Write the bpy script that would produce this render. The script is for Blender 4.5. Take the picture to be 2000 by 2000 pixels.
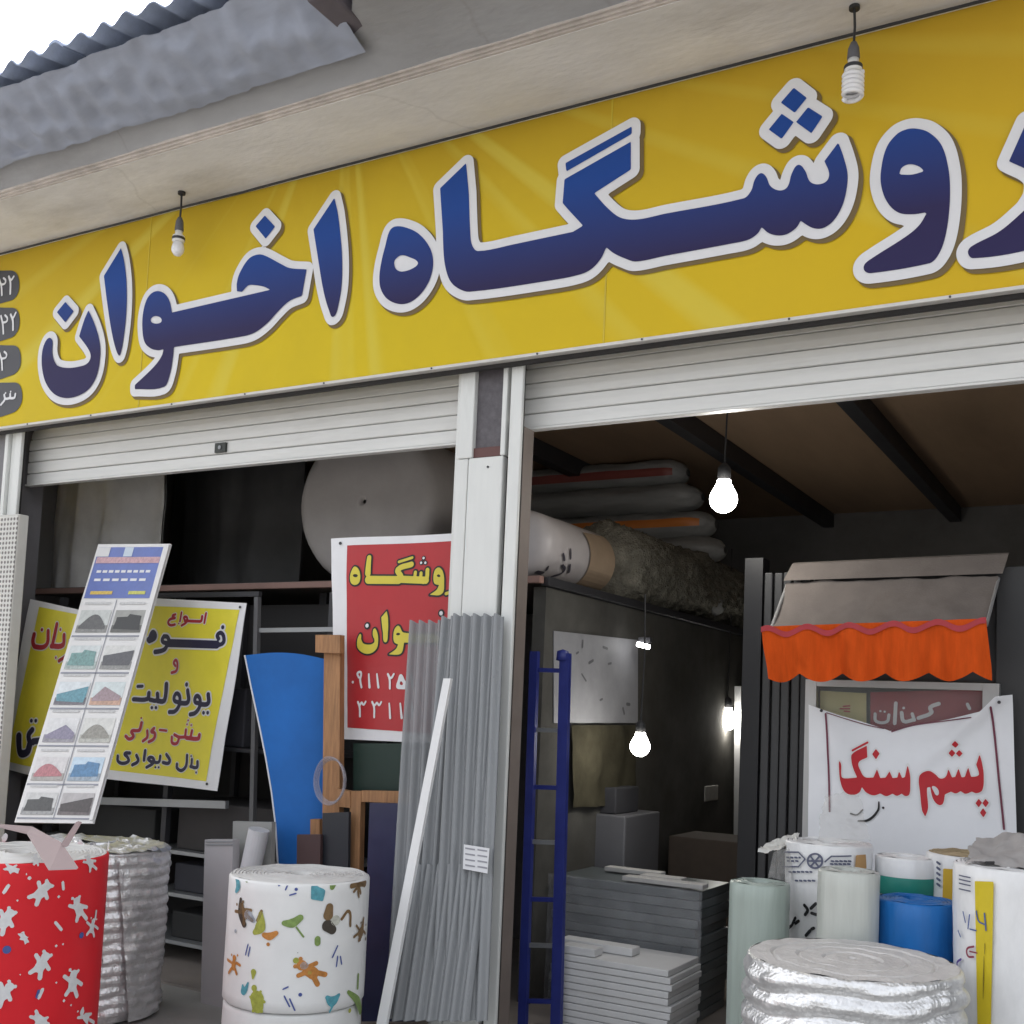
import bpy, bmesh, math, random
import numpy as np
from mathutils import Vector, Matrix, noise, geometry
random.seed(7)
for o in list(bpy.data.objects): bpy.data.objects.remove(o)
SC = bpy.context.scene
COL = SC.collection

# ------------------------------------------------------------------ camera
FPX, PCX, PCY = 2200.0, 1000.0, 1220.0            # focal length and principal point in photo pixels (2000 px wide)
YAW, PITCH, ROLL = [math.radians(a) for a in (-29.94, 4.49, 2.48)]
CAM = Vector((0.0, -4.8, 1.6))
_f = Vector((math.sin(YAW)*math.cos(PITCH), math.cos(YAW)*math.cos(PITCH), math.sin(PITCH)))
_r = Vector((math.cos(YAW), -math.sin(YAW), 0)); _u = _r.cross(_f)
RIGHT = _r*math.cos(ROLL)+_u*math.sin(ROLL); UP = -_r*math.sin(ROLL)+_u*math.cos(ROLL); FWD = _f
cd = bpy.data.cameras.new('camera'); co = bpy.data.objects.new('camera', cd); COL.objects.link(co)
m = Matrix((RIGHT, UP, -FWD)).transposed().to_4x4(); m.translation = CAM; co.matrix_world = m
cd.sensor_fit = 'HORIZONTAL'; cd.sensor_width = 36; cd.lens = 36*FPX/2000
cd.shift_y = (PCY-1000)/2000; cd.clip_start = .05; cd.clip_end = 1000
SC.camera = co

# ------------------------------------------------------------------ sky, sun, exposure
SUN_EL, SUN_AZ = 48, 318                           # overcast: weak wide sun behind the building, facade in shade
w = bpy.data.worlds.new('World'); SC.world = w; w.use_nodes = True
nt = w.node_tree; bg = nt.nodes['Background']
sky = nt.nodes.new('ShaderNodeTexSky'); sky.sky_type = 'NISHITA'; sky.sun_disc = False
sky.sun_elevation = math.radians(SUN_EL); sky.sun_rotation = math.radians(SUN_AZ)
sky.air_density = 1.0; sky.dust_density = 6.0; sky.ozone_density = 1.0
hs = nt.nodes.new('ShaderNodeHueSaturation'); hs.inputs['Saturation'].default_value = .22
nt.links.new(sky.outputs[0], hs.inputs['Color']); nt.links.new(hs.outputs[0], bg.inputs[0]); bg.inputs[1].default_value = .15
sd = bpy.data.lights.new('sun', 'SUN'); so = bpy.data.objects.new('sun', sd); COL.objects.link(so)
sd.energy = 0.8; sd.angle = math.radians(30); sd.color = (1, .98, .95)
_a = math.radians(SUN_AZ); _e = math.radians(SUN_EL)
sdir = Vector((math.sin(_a)*math.cos(_e), math.cos(_a)*math.cos(_e), math.sin(_e)))   # towards the sun
so.rotation_euler = sdir.to_track_quat('Z', 'Y').to_euler(); so.location = (0, -20, 20)
SC.view_settings.view_transform = 'Standard'; SC.view_settings.look = 'None'
SC.view_settings.gamma = 1; SC.view_settings.use_curve_mapping = False
SC.view_settings.exposure = 1.68

# ------------------------------------------------------------------ pixel -> ray helpers (photo pixels)
def ray(px, py): return RIGHT*((px-PCX)/FPX) - UP*((py-PCY)/FPX) + FWD
def P(px, py, Y): d = ray(px, py); return CAM + d*((Y-CAM.y)/d.y)
def PZ(px, py, Z): d = ray(px, py); return CAM + d*((Z-CAM.z)/d.z)
def PX(px, py, X): d = ray(px, py); return CAM + d*((X-CAM.x)/d.x)
def depth(p): return (p-CAM).dot(FWD)
def mpp(p): return depth(p)/FPX                      # metres per photo pixel at p

# ------------------------------------------------------------------ materials
MATS = {}
def mat(name, col, rough=.6, metal=0, var=.12, vs=4, bump=0, bs=60, alpha=1, emit=None, es=0, spec=.5, dirt=0, trans=0, stretch=None):
    if name in MATS: return MATS[name]
    M = bpy.data.materials.new(name); M.use_nodes = True; t = M.node_tree; n = t.nodes; L = t.links
    b = n['Principled BSDF']; b.inputs['Roughness'].default_value = rough; b.inputs['Metallic'].default_value = metal
    b.inputs['Specular IOR Level'].default_value = spec; b.inputs['Alpha'].default_value = alpha
    tc = n.new('ShaderNodeTexCoord'); vec = tc.outputs['Object']
    if stretch:
        mp = n.new('ShaderNodeMapping'); mp.inputs['Scale'].default_value = stretch; L.new(vec, mp.inputs[0]); vec = mp.outputs[0]
    ns = n.new('ShaderNodeTexNoise'); ns.inputs['Scale'].default_value = vs; ns.inputs['Detail'].default_value = 6; ns.inputs['Roughness'].default_value = .65
    L.new(vec, ns.inputs['Vector'])
    mr = n.new('ShaderNodeMapRange'); mr.inputs[1].default_value = .25; mr.inputs[2].default_value = .75
    mr.inputs[3].default_value = 1-var; mr.inputs[4].default_value = 1+var; L.new(ns.outputs[0], mr.inputs[0])
    mx = n.new('ShaderNodeMixRGB'); mx.blend_type = 'MULTIPLY'; mx.inputs[0].default_value = 1; mx.inputs[1].default_value = (*col, 1)
    L.new(mr.outputs[0], mx.inputs[2]); out = mx.outputs[0]
    if dirt:
        n2 = n.new('ShaderNodeTexNoise'); n2.inputs['Scale'].default_value = vs*.37; n2.inputs['Detail'].default_value = 9; n2.inputs['Roughness'].default_value = .7
        L.new(vec, n2.inputs['Vector'])
        r2 = n.new('ShaderNodeMapRange'); r2.inputs[1].default_value = .52; r2.inputs[2].default_value = .72; r2.inputs[3].default_value = 0; r2.inputs[4].default_value = dirt
        L.new(n2.outputs[0], r2.inputs[0])
        m2 = n.new('ShaderNodeMixRGB'); m2.inputs[2].default_value = (col[0]*.35+.02, col[1]*.32+.015, col[2]*.28+.01, 1)
        L.new(r2.outputs[0], m2.inputs[0]); L.new(out, m2.inputs[1]); out = m2.outputs[0]
    L.new(out, b.inputs['Base Color'])
    rr = n.new('ShaderNodeMapRange'); rr.inputs[3].default_value = max(.03, rough-.1); rr.inputs[4].default_value = min(1, rough+.12); L.new(ns.outputs[0], rr.inputs[0]); L.new(rr.outputs[0], b.inputs['Roughness'])
    if bump:
        nb = n.new('ShaderNodeTexNoise'); nb.inputs['Scale'].default_value = bs; nb.inputs['Detail'].default_value = 4; L.new(vec, nb.inputs['Vector'])
        bp = n.new('ShaderNodeBump'); bp.inputs['Strength'].default_value = bump; bp.inputs['Distance'].default_value = .02
        L.new(nb.outputs[0], bp.inputs['Height']); L.new(bp.outputs[0], b.inputs['Normal'])
    if emit: b.inputs['Emission Color'].default_value = (*emit, 1); b.inputs['Emission Strength'].default_value = es
    if trans: b.inputs['Transmission Weight'].default_value = trans
    MATS[name] = M; return M

def nodes_of(M): return M.node_tree.nodes, M.node_tree.links, M.node_tree.nodes['Principled BSDF']

# ------------------------------------------------------------------ object helpers
def tag(o, label=None, cat=None, group=None, kind=None):
    if label: o['label'] = label
    if cat: o['category'] = cat
    if group: o['group'] = group
    if kind: o['kind'] = kind
    return o
def thing(name, label, cat, loc=(0, 0, 0), group=None):
    o = bpy.data.objects.new(name, None); o.empty_display_size = .1; COL.objects.link(o); o.location = loc
    return tag(o, label, cat, group)
def rootloc(p):
    while p and p.parent: p = p.parent
    return Vector(p.location) if p else Vector((0, 0, 0))
def mesh(name, vs, fs, m, parent=None, smooth=False, origin=None):
    """world-space vertices; stored relative to the thing's base"""
    off = rootloc(parent) if parent else Vector(origin if origin is not None else (0, 0, 0))
    me = bpy.data.meshes.new(name); me.from_pydata([tuple(Vector(v)-off) for v in vs], [], [tuple(f) for f in fs]); me.update()
    if m: me.materials.append(m)
    if smooth: me.polygons.foreach_set('use_smooth', [True]*len(me.polygons))
    o = bpy.data.objects.new(name, me); COL.objects.link(o)
    if parent: o.parent = parent
    else: o.location = off
    return o
def bm_mesh(name, bm, m, parent=None, smooth=False, origin=None):
    bm.verts.ensure_lookup_table(); bm.verts.index_update()
    vs = [v.co.copy() for v in bm.verts]; fs = [[v.index for v in f.verts] for f in bm.faces]; bm.free()
    return mesh(name, vs, fs, m, parent, smooth, origin)
class B:
    """collects shapes that make up ONE part"""
    def __init__(s): s.v = []; s.f = []
    def add(s, vs, fs):
        k = len(s.v); s.v += [Vector(v) for v in vs]; s.f += [[i+k for i in f] for f in fs]; return s
    def box(s, x0, x1, y0, y1, z0, z1, bev=.0):
        bm = bmesh.new(); bmesh.ops.create_cube(bm, size=1)
        for v in bm.verts: v.co = Vector(((x0+x1)/2+v.co.x*(x1-x0), (y0+y1)/2+v.co.y*(y1-y0), (z0+z1)/2+v.co.z*(z1-z0)))
        if bev: bmesh.ops.bevel(bm, geom=bm.edges[:], offset=bev, segments=2, affect='EDGES', profile=.5)
        bm.verts.index_update(); s.add([v.co.copy() for v in bm.verts], [[v.index for v in f.verts] for f in bm.faces]); bm.free(); return s
    def hexa(s, p, bev=0):
        """8 corners: front 4 (ccw from camera) then back 4"""
        s.add(p, [(0, 1, 2, 3), (7, 6, 5, 4), (0, 4, 5, 1), (1, 5, 6, 2), (2, 6, 7, 3), (3, 7, 4, 0)]); return s
    def prism(s, front, off):
        """polygon (3D, ordered) extruded by vector off"""
        n = len(front); off = Vector(off); vs = [Vector(p) for p in front]+[Vector(p)+off for p in front]
        fs = [list(range(n)), list(range(2*n-1, n-1, -1))]+[[(i+1) % n, i, n+i, n+(i+1) % n] for i in range(n)]
        return s.add(vs, fs)
    def tube(s, path, r, n=8, caps=True):
        path = [Vector(p) for p in path]; rs = r if isinstance(r, (list, tuple)) else [r]*len(path)
        vs = []; fs = []; ref = None
        for i, p in enumerate(path):
            t = (path[min(i+1, len(path)-1)]-path[max(i-1, 0)]).normalized()
            if ref is None: ref = t.orthogonal().normalized()
            a = (ref-t*ref.dot(t)).normalized(); ref = a; b = t.cross(a)
            vs += [p+(a*math.cos(q*2*math.pi/n)+b*math.sin(q*2*math.pi/n))*rs[i] for q in range(n)]
        for i in range(len(path)-1):
            for q in range(n): fs.append((i*n+q, i*n+(q+1) % n, (i+1)*n+(q+1) % n, (i+1)*n+q))
        if caps: fs.append(tuple(range(n-1, -1, -1))); k = (len(path)-1)*n; fs.append(tuple(range(k, k+n)))
        return s.add(vs, fs)
    def lathe(s, c, prof, n=48, fn=None):
        """profile [(r,z)...] turned about the vertical axis through c; fn(theta,r,z)->(r,z)"""
        vs = []; fs = []
        for (r, z) in prof:
            for q in range(n):
                th = 2*math.pi*q/n; rr, zz = fn(th, r, z) if fn else (r, z)
                vs.append(Vector((c[0]+rr*math.cos(th), c[1]+rr*math.sin(th), zz)))
        for i in range(len(prof)-1):
            for q in range(n): fs.append((i*n+q, i*n+(q+1) % n, (i+1)*n+(q+1) % n, (i+1)*n+q))
        return s.add(vs, fs)
    def grid(s, fn, nu, nv):
        vs = [fn(i/nu, j/nv) for j in range(nv+1) for i in range(nu+1)]
        fs = [(j*(nu+1)+i, j*(nu+1)+i+1, (j+1)*(nu+1)+i+1, (j+1)*(nu+1)+i) for j in range(nv) for i in range(nu)]
        return s.add(vs, fs)
    def build(s, name, m, parent=None, smooth=False, origin=None): return mesh(name, s.v, s.f, m, parent, smooth, origin)
def one(name, b, m, label, cat, origin, group=None, smooth=False):
    """a thing that is one mesh"""
    return tag(b.build(name, m, None, smooth, origin), label, cat, group)
def shade_auto(o, ang=35):
    me = o.data; me.polygons.foreach_set('use_smooth', [True]*len(me.polygons))
    bm = bmesh.new(); bm.from_mesh(me)
    for e in bm.edges:
        e.smooth = not (len(e.link_faces) == 2 and e.calc_face_angle(0) > math.radians(ang))
    bm.to_mesh(me); bm.free(); return o
def fbm(p, sc): return noise.fractal(Vector(p)*sc, 1.0, 2.0, 3)

# ------------------------------------------------------------------ printed lettering: outlines traced onto a surface
class Plane:
    def __init__(s, o, u, v, disp=None):
        s.o = Vector(o); s.u = Vector(u).normalized(); v = Vector(v); s.v = (v-s.u*v.dot(s.u)).normalized(); s.n = s.u.cross(s.v).normalized()
        if s.n.dot(CAM-s.o) < 0: s.n = -s.n
        s.disp = disp
    def uv(s, px, py):
        d = ray(px, py); p = CAM+d*((s.o-CAM).dot(s.n)/d.dot(s.n)); q = p-s.o; return q.dot(s.u), q.dot(s.v)
    def at(s, u, v, h=0): return s.o+s.u*u+s.v*v+s.n*(h+(s.disp(u, v) if s.disp else 0))
    def px(s, px, py, h=0): return s.at(*s.uv(px, py), h)
def planeY(Y, disp=None): return Plane((0, Y, 0), (1, 0, 0), (0, 0, 1), disp)
class Cyl:
    def __init__(s, c, R):
        s.c = Vector((c[0], c[1], 0)); s.R = R; d = CAM-s.c; s.a0 = math.atan2(d.y, d.x)
    def uv(s, px, py):
        d = ray(px, py); o = CAM-s.c; a = d.x*d.x+d.y*d.y; b = 2*(o.x*d.x+o.y*d.y); c = o.x*o.x+o.y*o.y-s.R**2; D = b*b-4*a*c
        t = (-b-math.sqrt(D))/(2*a) if D > 0 else -b/(2*a)
        p = o+d*t; th = math.atan2(p.y, p.x)-s.a0; th = (th+math.pi) % (2*math.pi)-math.pi
        return th*s.R, (CAM+d*t).z
    def at(s, u, v, h=0): th = s.a0+u/s.R; return Vector((s.c.x+(s.R+h)*math.cos(th), s.c.y+(s.R+h)*math.sin(th), v))
def hermite(pts, closed, n=6):
    """pts (x,y,smooth)"""
    out = []; N = len(pts); rng = range(N if closed else N-1)
    for i in rng:
        p1, p2 = pts[i], pts[(i+1) % N]; a = np.array(p1[:2], float); b = np.array(p2[:2], float)
        p0 = np.array(pts[i-1][:2], float) if (closed or i > 0) else a; p3 = np.array(pts[(i+2) % N][:2], float) if (closed or i+2 < N) else b
        if not p1[2] and not p2[2]: out.append(tuple(a)); continue
        L = np.linalg.norm(b-a)
        def tan(q0, q1): v = q1-q0; l = np.linalg.norm(v); return v/l*L if l > 1e-9 else v
        t1 = tan(p0, b) if p1[2] else b-a; t2 = tan(a, p3) if p2[2] else b-a
        for k in range(n):
            t = k/n; out.append(tuple((2*t**3-3*t*t+1)*a+(t**3-2*t*t+t)*t1+(-2*t**3+3*t*t)*b+(t**3-t*t)*t2))
    if not closed: out.append(tuple(pts[-1][:2]))
    return out
def poly(crop, pts, *holes): return ('p', crop, [pts, *holes])
def stroke(crop, w, *pts): return ('s', crop, w, pts)
def to_uv(prims, surf):
    res = []
    for pr in prims:
        x0, y0, sc = pr[1]
        cv = lambda x, y: surf.uv(x0+x*sc, y0+y*sc)
        if pr[0] == 'p':
            loops = []
            for lp in pr[2]:
                pp = [(*cv(q[0], q[1]), len(q) > 2) for q in lp]; loops.append(np.array(hermite(pp, True)))
            res.append(('p', loops))
        else:
            w0 = pr[2]; pp = []
            for q in pr[3]:
                a = cv(q[0], q[1]); b = cv(q[0], q[1]+1); pp.append((a[0], a[1], (q[2] if len(q) > 2 else w0)*.5*math.hypot(b[0]-a[0], b[1]-a[1])))
            if len(pp) > 2:
                xy = hermite([(p[0], p[1], True) for p in pp], False, 5); n = len(xy); rr = np.interp(np.linspace(0, len(pp)-1, n), range(len(pp)), [p[2] for p in pp])
                pp = [(x, y, r) for (x, y), r in zip(xy, rr)]
            res.append(('s', np.array(pp)))
    return res
def sdf(prims, X, Y):
    D = np.full(X.shape, 1e9)
    for pr in prims:
        if pr[0] == 'p':
            ins = np.zeros(X.shape, bool); d2 = np.full(X.shape, 1e18)
            for lp in pr[1]:
                n = len(lp)
                for i in range(n):
                    ax, ay = lp[i]; bx, by = lp[(i+1) % n]; ex, ey = bx-ax, by-ay; l2 = ex*ex+ey*ey
                    if l2 < 1e-14: continue
                    t = np.clip(((X-ax)*ex+(Y-ay)*ey)/l2, 0, 1); d2 = np.minimum(d2, (X-ax-t*ex)**2+(Y-ay-t*ey)**2)
                    c = (ay > Y) != (by > Y)
                    if ey != 0: ins ^= c & (X < ex*(Y-ay)/ey+ax)
            d = np.sqrt(d2); d[ins] *= -1
        else:
            d = np.full(X.shape, 1e9); q = pr[1]
            if len(q) == 1: d = np.hypot(X-q[0][0], Y-q[0][1])-q[0][2]
            for (ax, ay, ar), (bx, by, br) in zip(q[:-1], q[1:]):
                ex, ey = bx-ax, by-ay; l2 = ex*ex+ey*ey+1e-14
                t = np.clip(((X-ax)*ex+(Y-ay)*ey)/l2, 0, 1); d = np.minimum(d, np.hypot(X-ax-t*ex, Y-ay-t*ey)-(ar+(br-ar)*t))
        D = np.minimum(D, d)
    return D
def glyph(name, prims, surf, m, parent, h=.003, r=0, g=.006, shift=(0, 0), uvp=None, vmax=1e9):
    U = uvp if uvp is not None else to_uv(prims, surf)
    allp = np.concatenate([np.concatenate(p[1]) if p[0] == 'p' else p[1][:, :2] for p in U]); mr = max([0]+[p[1][:, 2].max() for p in U if p[0] == 's'])+abs(r)+2*g
    x0, y0 = allp.min(0)-mr; x1, y1 = allp.max(0)+mr
    xs = np.arange(x0, x1+g, g); ys = np.arange(y0, y1+g, g); X, Y = np.meshgrid(xs, ys)
    D = sdf(U, X, Y)-r; D[np.abs(D) < 1e-7] = 1e-7; I = D < 0
    cells = np.argwhere(I[:-1, :-1] | I[1:, :-1] | I[:-1, 1:] | I[1:, 1:]); vs = []; fs = []; cache = {}
    def vert(k, x, y):
        if k not in cache: cache[k] = len(vs); vs.append(surf.at(x+shift[0], min(y+shift[1], vmax), h))
        return cache[k]
    for j, i in cells:
        cs = ((j, i), (j, i+1), (j+1, i+1), (j+1, i)); f = []
        for a in range(4):
            (ja, ia), (jb, ib) = cs[a], cs[(a+1) % 4]
            if I[ja, ia]: f.append(vert((ja, ia), xs[ia], ys[ja]))
            if I[ja, ia] != I[jb, ib]:
                da, db = D[ja, ia], D[jb, ib]; t = da/(da-db)
                k = ('e', min(ja, jb), min(ia, ib), ja == jb); f.append(vert(k, xs[ia]+(xs[ib]-xs[ia])*t, ys[ja]+(ys[jb]-ys[ja])*t))
        if len(f) > 2: fs.append(f)
    if not fs: return None
    return mesh(name, vs, fs, m, parent)
def patch(name, surf, pxs, m, parent, h=.002, nu=1, nv=1):
    """four photo pixels TL,TR,BR,BL laid on a surface"""
    c = [np.array(surf.uv(*p)) for p in pxs]
    def fn(a, b): q = (c[0]*(1-a)+c[1]*a)*(1-b)+(c[3]*(1-a)+c[2]*a)*b; return surf.at(q[0], q[1], h)
    return B().grid(fn, nu, nv).build(name, m, parent)


# ================================================================== materials
def yellow_sign():
    M = mat('sign_vinyl', (.64, .475, .012), .5, var=.07, vs=1.1, bump=.10, bs=2.2, spec=.2, dirt=.10); n, L, b = nodes_of(M)
    src = b.inputs['Base Color'].links[0].from_socket
    geo = n.new('ShaderNodeNewGeometry'); sx = n.new('ShaderNodeSeparateXYZ'); L.new(geo.outputs['Position'], sx.inputs[0])
    # printed orange tint to the right
    a = n.new('ShaderNodeMapRange'); a.inputs[1].default_value = -3.5; a.inputs[2].default_value = 0.2; L.new(sx.outputs[0], a.inputs[0])
    mo = n.new('ShaderNodeMixRGB'); mo.inputs[2].default_value = (.63, .40, .015, 1); L.new(a.outputs[0], mo.inputs[0]); L.new(src, mo.inputs[1])
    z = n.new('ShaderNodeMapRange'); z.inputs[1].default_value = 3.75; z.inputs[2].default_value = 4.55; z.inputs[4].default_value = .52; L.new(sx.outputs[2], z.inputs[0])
    mz = n.new('ShaderNodeMixRGB'); mz.inputs[2].default_value = (.36, .205, .03, 1); L.new(z.outputs[0], mz.inputs[0]); L.new(mo.outputs[0], mz.inputs[1])  # browner top: part print, part canopy shade painted into the colour
    # printed pale rays fanning out: angle about a point below the sign
    px = n.new('ShaderNodeMath'); px.operation = 'ADD'; px.inputs[1].default_value = 3.9; L.new(sx.outputs[0], px.inputs[0])
    pz = n.new('ShaderNodeMath'); pz.operation = 'ADD'; pz.inputs[1].default_value = -5.3; L.new(sx.outputs[2], pz.inputs[0])
    at = n.new('ShaderNodeMath'); at.operation = 'ARCTAN2'; ng = n.new('ShaderNodeMath'); ng.operation = 'MULTIPLY'; ng.inputs[1].default_value = -1; L.new(pz.outputs[0], ng.inputs[0]); L.new(px.outputs[0], at.inputs[0]); L.new(ng.outputs[0], at.inputs[1])
    ns = n.new('ShaderNodeTexNoise'); ns.noise_dimensions = '1D'; ns.inputs['Scale'].default_value = 9; ns.inputs['Detail'].default_value = 1; L.new(at.outputs[0], ns.inputs['W'])
    rr = n.new('ShaderNodeMapRange'); rr.inputs[1].default_value = .54; rr.inputs[2].default_value = .70; rr.inputs[4].default_value = .42; L.new(ns.outputs[0], rr.inputs[0])
    mr = n.new('ShaderNodeMixRGB'); mr.inputs[2].default_value = (.66, .58, .10, 1); L.new(rr.outputs[0], mr.inputs[0]); L.new(mz.outputs[0], mr.inputs[1])
    L.new(mr.outputs[0], b.inputs['Base Color']); return M
def blue_letter():
    M = mat('letter_blue', (.02, .02, .06), .4, var=.04, vs=3); n, L, b = nodes_of(M)
    geo = n.new('ShaderNodeNewGeometry'); sx = n.new('ShaderNodeSeparateXYZ'); L.new(geo.outputs['Position'], sx.inputs[0])
    z = n.new('ShaderNodeMapRange'); z.inputs[1].default_value = 3.72; z.inputs[2].default_value = 4.15; L.new(sx.outputs[2], z.inputs[0])
    cr = n.new('ShaderNodeMixRGB'); cr.inputs[1].default_value = (.03, .024, .085, 1); cr.inputs[2].default_value = (.018, .065, .28, 1); L.new(z.outputs[0], cr.inputs[0]); L.new(cr.outputs[0], b.inputs['Base Color']); b.inputs['Specular IOR Level'].default_value = .15
    return M
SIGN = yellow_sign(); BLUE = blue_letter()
WHITEP = mat('print_white', (.72, .72, .74), .45, var=.04)
SHADP = mat('print_brown_halo', (.16, .105, .03), .5, var=.05)
PILLM = mat('print_charcoal', (.055, .055, .065), .45, var=.06)
SHUT = mat('shutter_white', (.71, .71, .69), .42, var=.08, vs=5, dirt=.35, stretch=(.25, 1, 3), bump=.06, bs=6)
WHITEM = mat('white_paint_metal', (.72, .73, .71), .4, var=.06, vs=3, dirt=.4, stretch=(3, 3, .5))
STONE = mat('grey_granite', (.10, .09, .10), .45, var=.35, vs=25, bump=.05, bs=80)
BROWNS = mat('brown_strip', (.12, .05, .045), .5)
DARK = mat('dark_gap', (.03, .028, .028), .8)
REVEAL = mat('brown_reveal_paint', (.19, .155, .135), .6, var=.15, vs=5, dirt=.3)
def cracks(M, sc, amt, w=.010):
    """hairline cracks and drip stains of their own shape"""
    n, L, b = nodes_of(M); src = b.inputs['Base Color'].links[0].from_socket
    tc = n.new('ShaderNodeTexCoord'); ns = n.new('ShaderNodeTexNoise'); ns.inputs['Scale'].default_value = 3; ns.inputs['Detail'].default_value = 6; L.new(tc.outputs['Object'], ns.inputs['Vector'])
    mx = n.new('ShaderNodeMixRGB'); mx.inputs[0].default_value = .25; L.new(tc.outputs['Object'], mx.inputs[1]); L.new(ns.outputs['Color'], mx.inputs[2])
    vo = n.new('ShaderNodeTexVoronoi'); vo.feature = 'DISTANCE_TO_EDGE'; vo.inputs['Scale'].default_value = sc; L.new(mx.outputs[0], vo.inputs['Vector'])
    mr = n.new('ShaderNodeMapRange'); mr.inputs[1].default_value = 0; mr.inputs[2].default_value = w; mr.inputs[3].default_value = amt; mr.inputs[4].default_value = 0; L.new(vo.outputs['Distance'], mr.inputs[0])
    m2 = n.new('ShaderNodeMixRGB'); m2.inputs[2].default_value = (.16, .14, .12, 1); L.new(mr.outputs[0], m2.inputs[0]); L.new(src, m2.inputs[1]); L.new(m2.outputs[0], b.inputs['Base Color']); return M
SOFFIT = cracks(mat('soffit_plaster', (.66, .645, .63), .85, var=.16, vs=1.6, bump=.12, bs=22, dirt=.5, stretch=(.7, 1.6, 1)), .6, .14, .008)
SLAB = cracks(mat('slab_concrete', (.30, .30, .305), .9, var=.22, vs=1.6, bump=.2, bs=18, dirt=.5, stretch=(.5, 1.5, 1)), .8, .2)
EDGE = mat('edge_board', (.52, .47, .43), .8, var=.25, vs=6, dirt=.4)
CORR = mat('fibre_cement', (.42, .50, .68), .85, var=.22, vs=3, bump=.12, bs=40, dirt=.35)
BLACK = mat('black_cable', (.02, .02, .022), .6)
CONC = mat('concrete_ground', (.27, .262, .25), .9, var=.18, vs=1.2, bump=.1, bs=50, dirt=.4)
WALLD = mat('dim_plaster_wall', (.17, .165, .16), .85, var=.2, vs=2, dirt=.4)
PLY = mat('plywood_ceiling', (.40, .27, .17), .7, var=.2, vs=2, stretch=(1, .2, 1), dirt=.3)
STEELD = mat('dark_steel', (.045, .045, .05), .5, metal=.3)
STEEL = mat('grey_steel', (.30, .31, .32), .4, metal=.5, var=.1)
ALU = mat('aluminium', (.48, .48, .48), .4, metal=.5, var=.08)
PINKB = mat('primer_angle', (.30, .18, .15), .6, var=.2)

# ================================================================== ground
G = B().add([(-300, -300, 0), (300, -300, 0), (300, 300, 0), (-300, 300, 0)], [(0, 1, 2, 3)]).build('ground', CONC); tag(G, kind='structure')
F = B().box(-7.3, 2.2, -.12, 6.5, -.2, .012).build('shop_floor', mat('floor_tile', (.25, .22, .20), .5, var=.2, vs=3, dirt=.3)); tag(F, kind='structure')

# ================================================================== shop building
XL, XR = -7.35, 2.2
bld = thing('shop_building', 'single-storey shop building with two wide open bays and loft behind the yellow sign', 'shop', (-2.6, 0.2, 0))
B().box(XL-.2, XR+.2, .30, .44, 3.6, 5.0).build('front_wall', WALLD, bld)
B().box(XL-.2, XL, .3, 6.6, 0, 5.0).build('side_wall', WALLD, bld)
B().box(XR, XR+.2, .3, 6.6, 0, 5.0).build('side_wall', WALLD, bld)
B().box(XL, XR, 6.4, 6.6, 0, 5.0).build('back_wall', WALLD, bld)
cl = B().box(XL, XR, .32, 6.4, 3.72, 3.80).build('ceiling', PLY, bld)
for x in (-5.6, -4.2, -2.85, -1.66, -.45, .8):
    B().box(x-.05, x+.05, .33, 6.39, 3.58, 3.718).build('ceiling_beam', STEELD, cl)
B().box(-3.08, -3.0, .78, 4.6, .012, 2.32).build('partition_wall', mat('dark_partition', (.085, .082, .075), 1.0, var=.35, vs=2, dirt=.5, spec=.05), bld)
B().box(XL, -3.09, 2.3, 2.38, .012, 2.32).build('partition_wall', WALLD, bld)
# canopy over the pavement: plaster soffit, edge boards, concrete slab
can = B().box(XL-1, XR+1, -.68, .12, 4.55, 4.75).build('canopy_soffit', SOFFIT, bld)
for k, (y0, z0) in enumerate(((-.686, 4.553), (-.700, 4.562), (-.716, 4.574))):
    B().box(XL-1, XR+1, y0-.007, y0+.006, z0, 4.75).build('edge_board', EDGE, can)
def slabpts(u, v):
    x = XL-1+(XR-XL+2)*u; t = 1/(1+math.exp(-(x+3.05)*14)); yo = -.93-.42*t+.02*fbm((x, 0, 0), 2)
    y = -.724+(yo+.724)*v; return Vector((x, y, 4.585+.075*min(1, v*3)+.05*v+.008*fbm((x, y, 0), 3)))
sl = B(); sl.grid(slabpts, 160, 8); n0 = len(sl.v)
sl.grid(lambda u, v: slabpts(u, 1)+Vector((0, -.001, .12*v)), 160, 1)
sl.build('canopy_slab', SLAB, bld, smooth=True)
B().box(XL-1, XR+1, -.76, .3, 4.86, 5.02).build('roof_slab', SLAB, bld)

# corrugated fibre-cement sheets along the eave, one after another
rf = thing('corrugated_roof', 'weathered blue-grey corrugated roofing sheets jutting out above the canopy edge', 'roof', (-5.5, -.9, 4.75))
WV = .177
def sheet(x0, x1, lift, sag):
    b = B(); n = int((x1-x0)/WV*10)
    def top(u, v, t=0):
        x = x0+(x1-x0)*u; y = -1.235+.55*v+.012*math.sin(x*9)
        z = 4.885+.10*v+.024*math.sin(2*math.pi*x/WV)+lift-sag*max(0, (u-.72)/.28)**2*(.6+.4*v)+.01*fbm((x, y, 0), 2)
        return Vector((x, y, z+t))
    b.grid(lambda u, v: top(u, v), n, 8); b.grid(lambda u, v: top(u, 1-v, .008), n, 8)
    b.grid(lambda u, v: top(u, 0, .008*v), n, 1); b.grid(lambda u, v: top(1, u, .008*v), 8, 1)
    return b
for k, (x0, x1, lf, sg) in enumerate(((-8.4, -7.15, .0, 0), (-7.25, -6.0, .009, 0), (-6.1, -4.85, .018, 0), (-4.95, -3.05, .027, .10))):
    o = sheet(x0, x1, lf, sg).build('roofing_sheet', CORR, rf, smooth=True)
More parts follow.
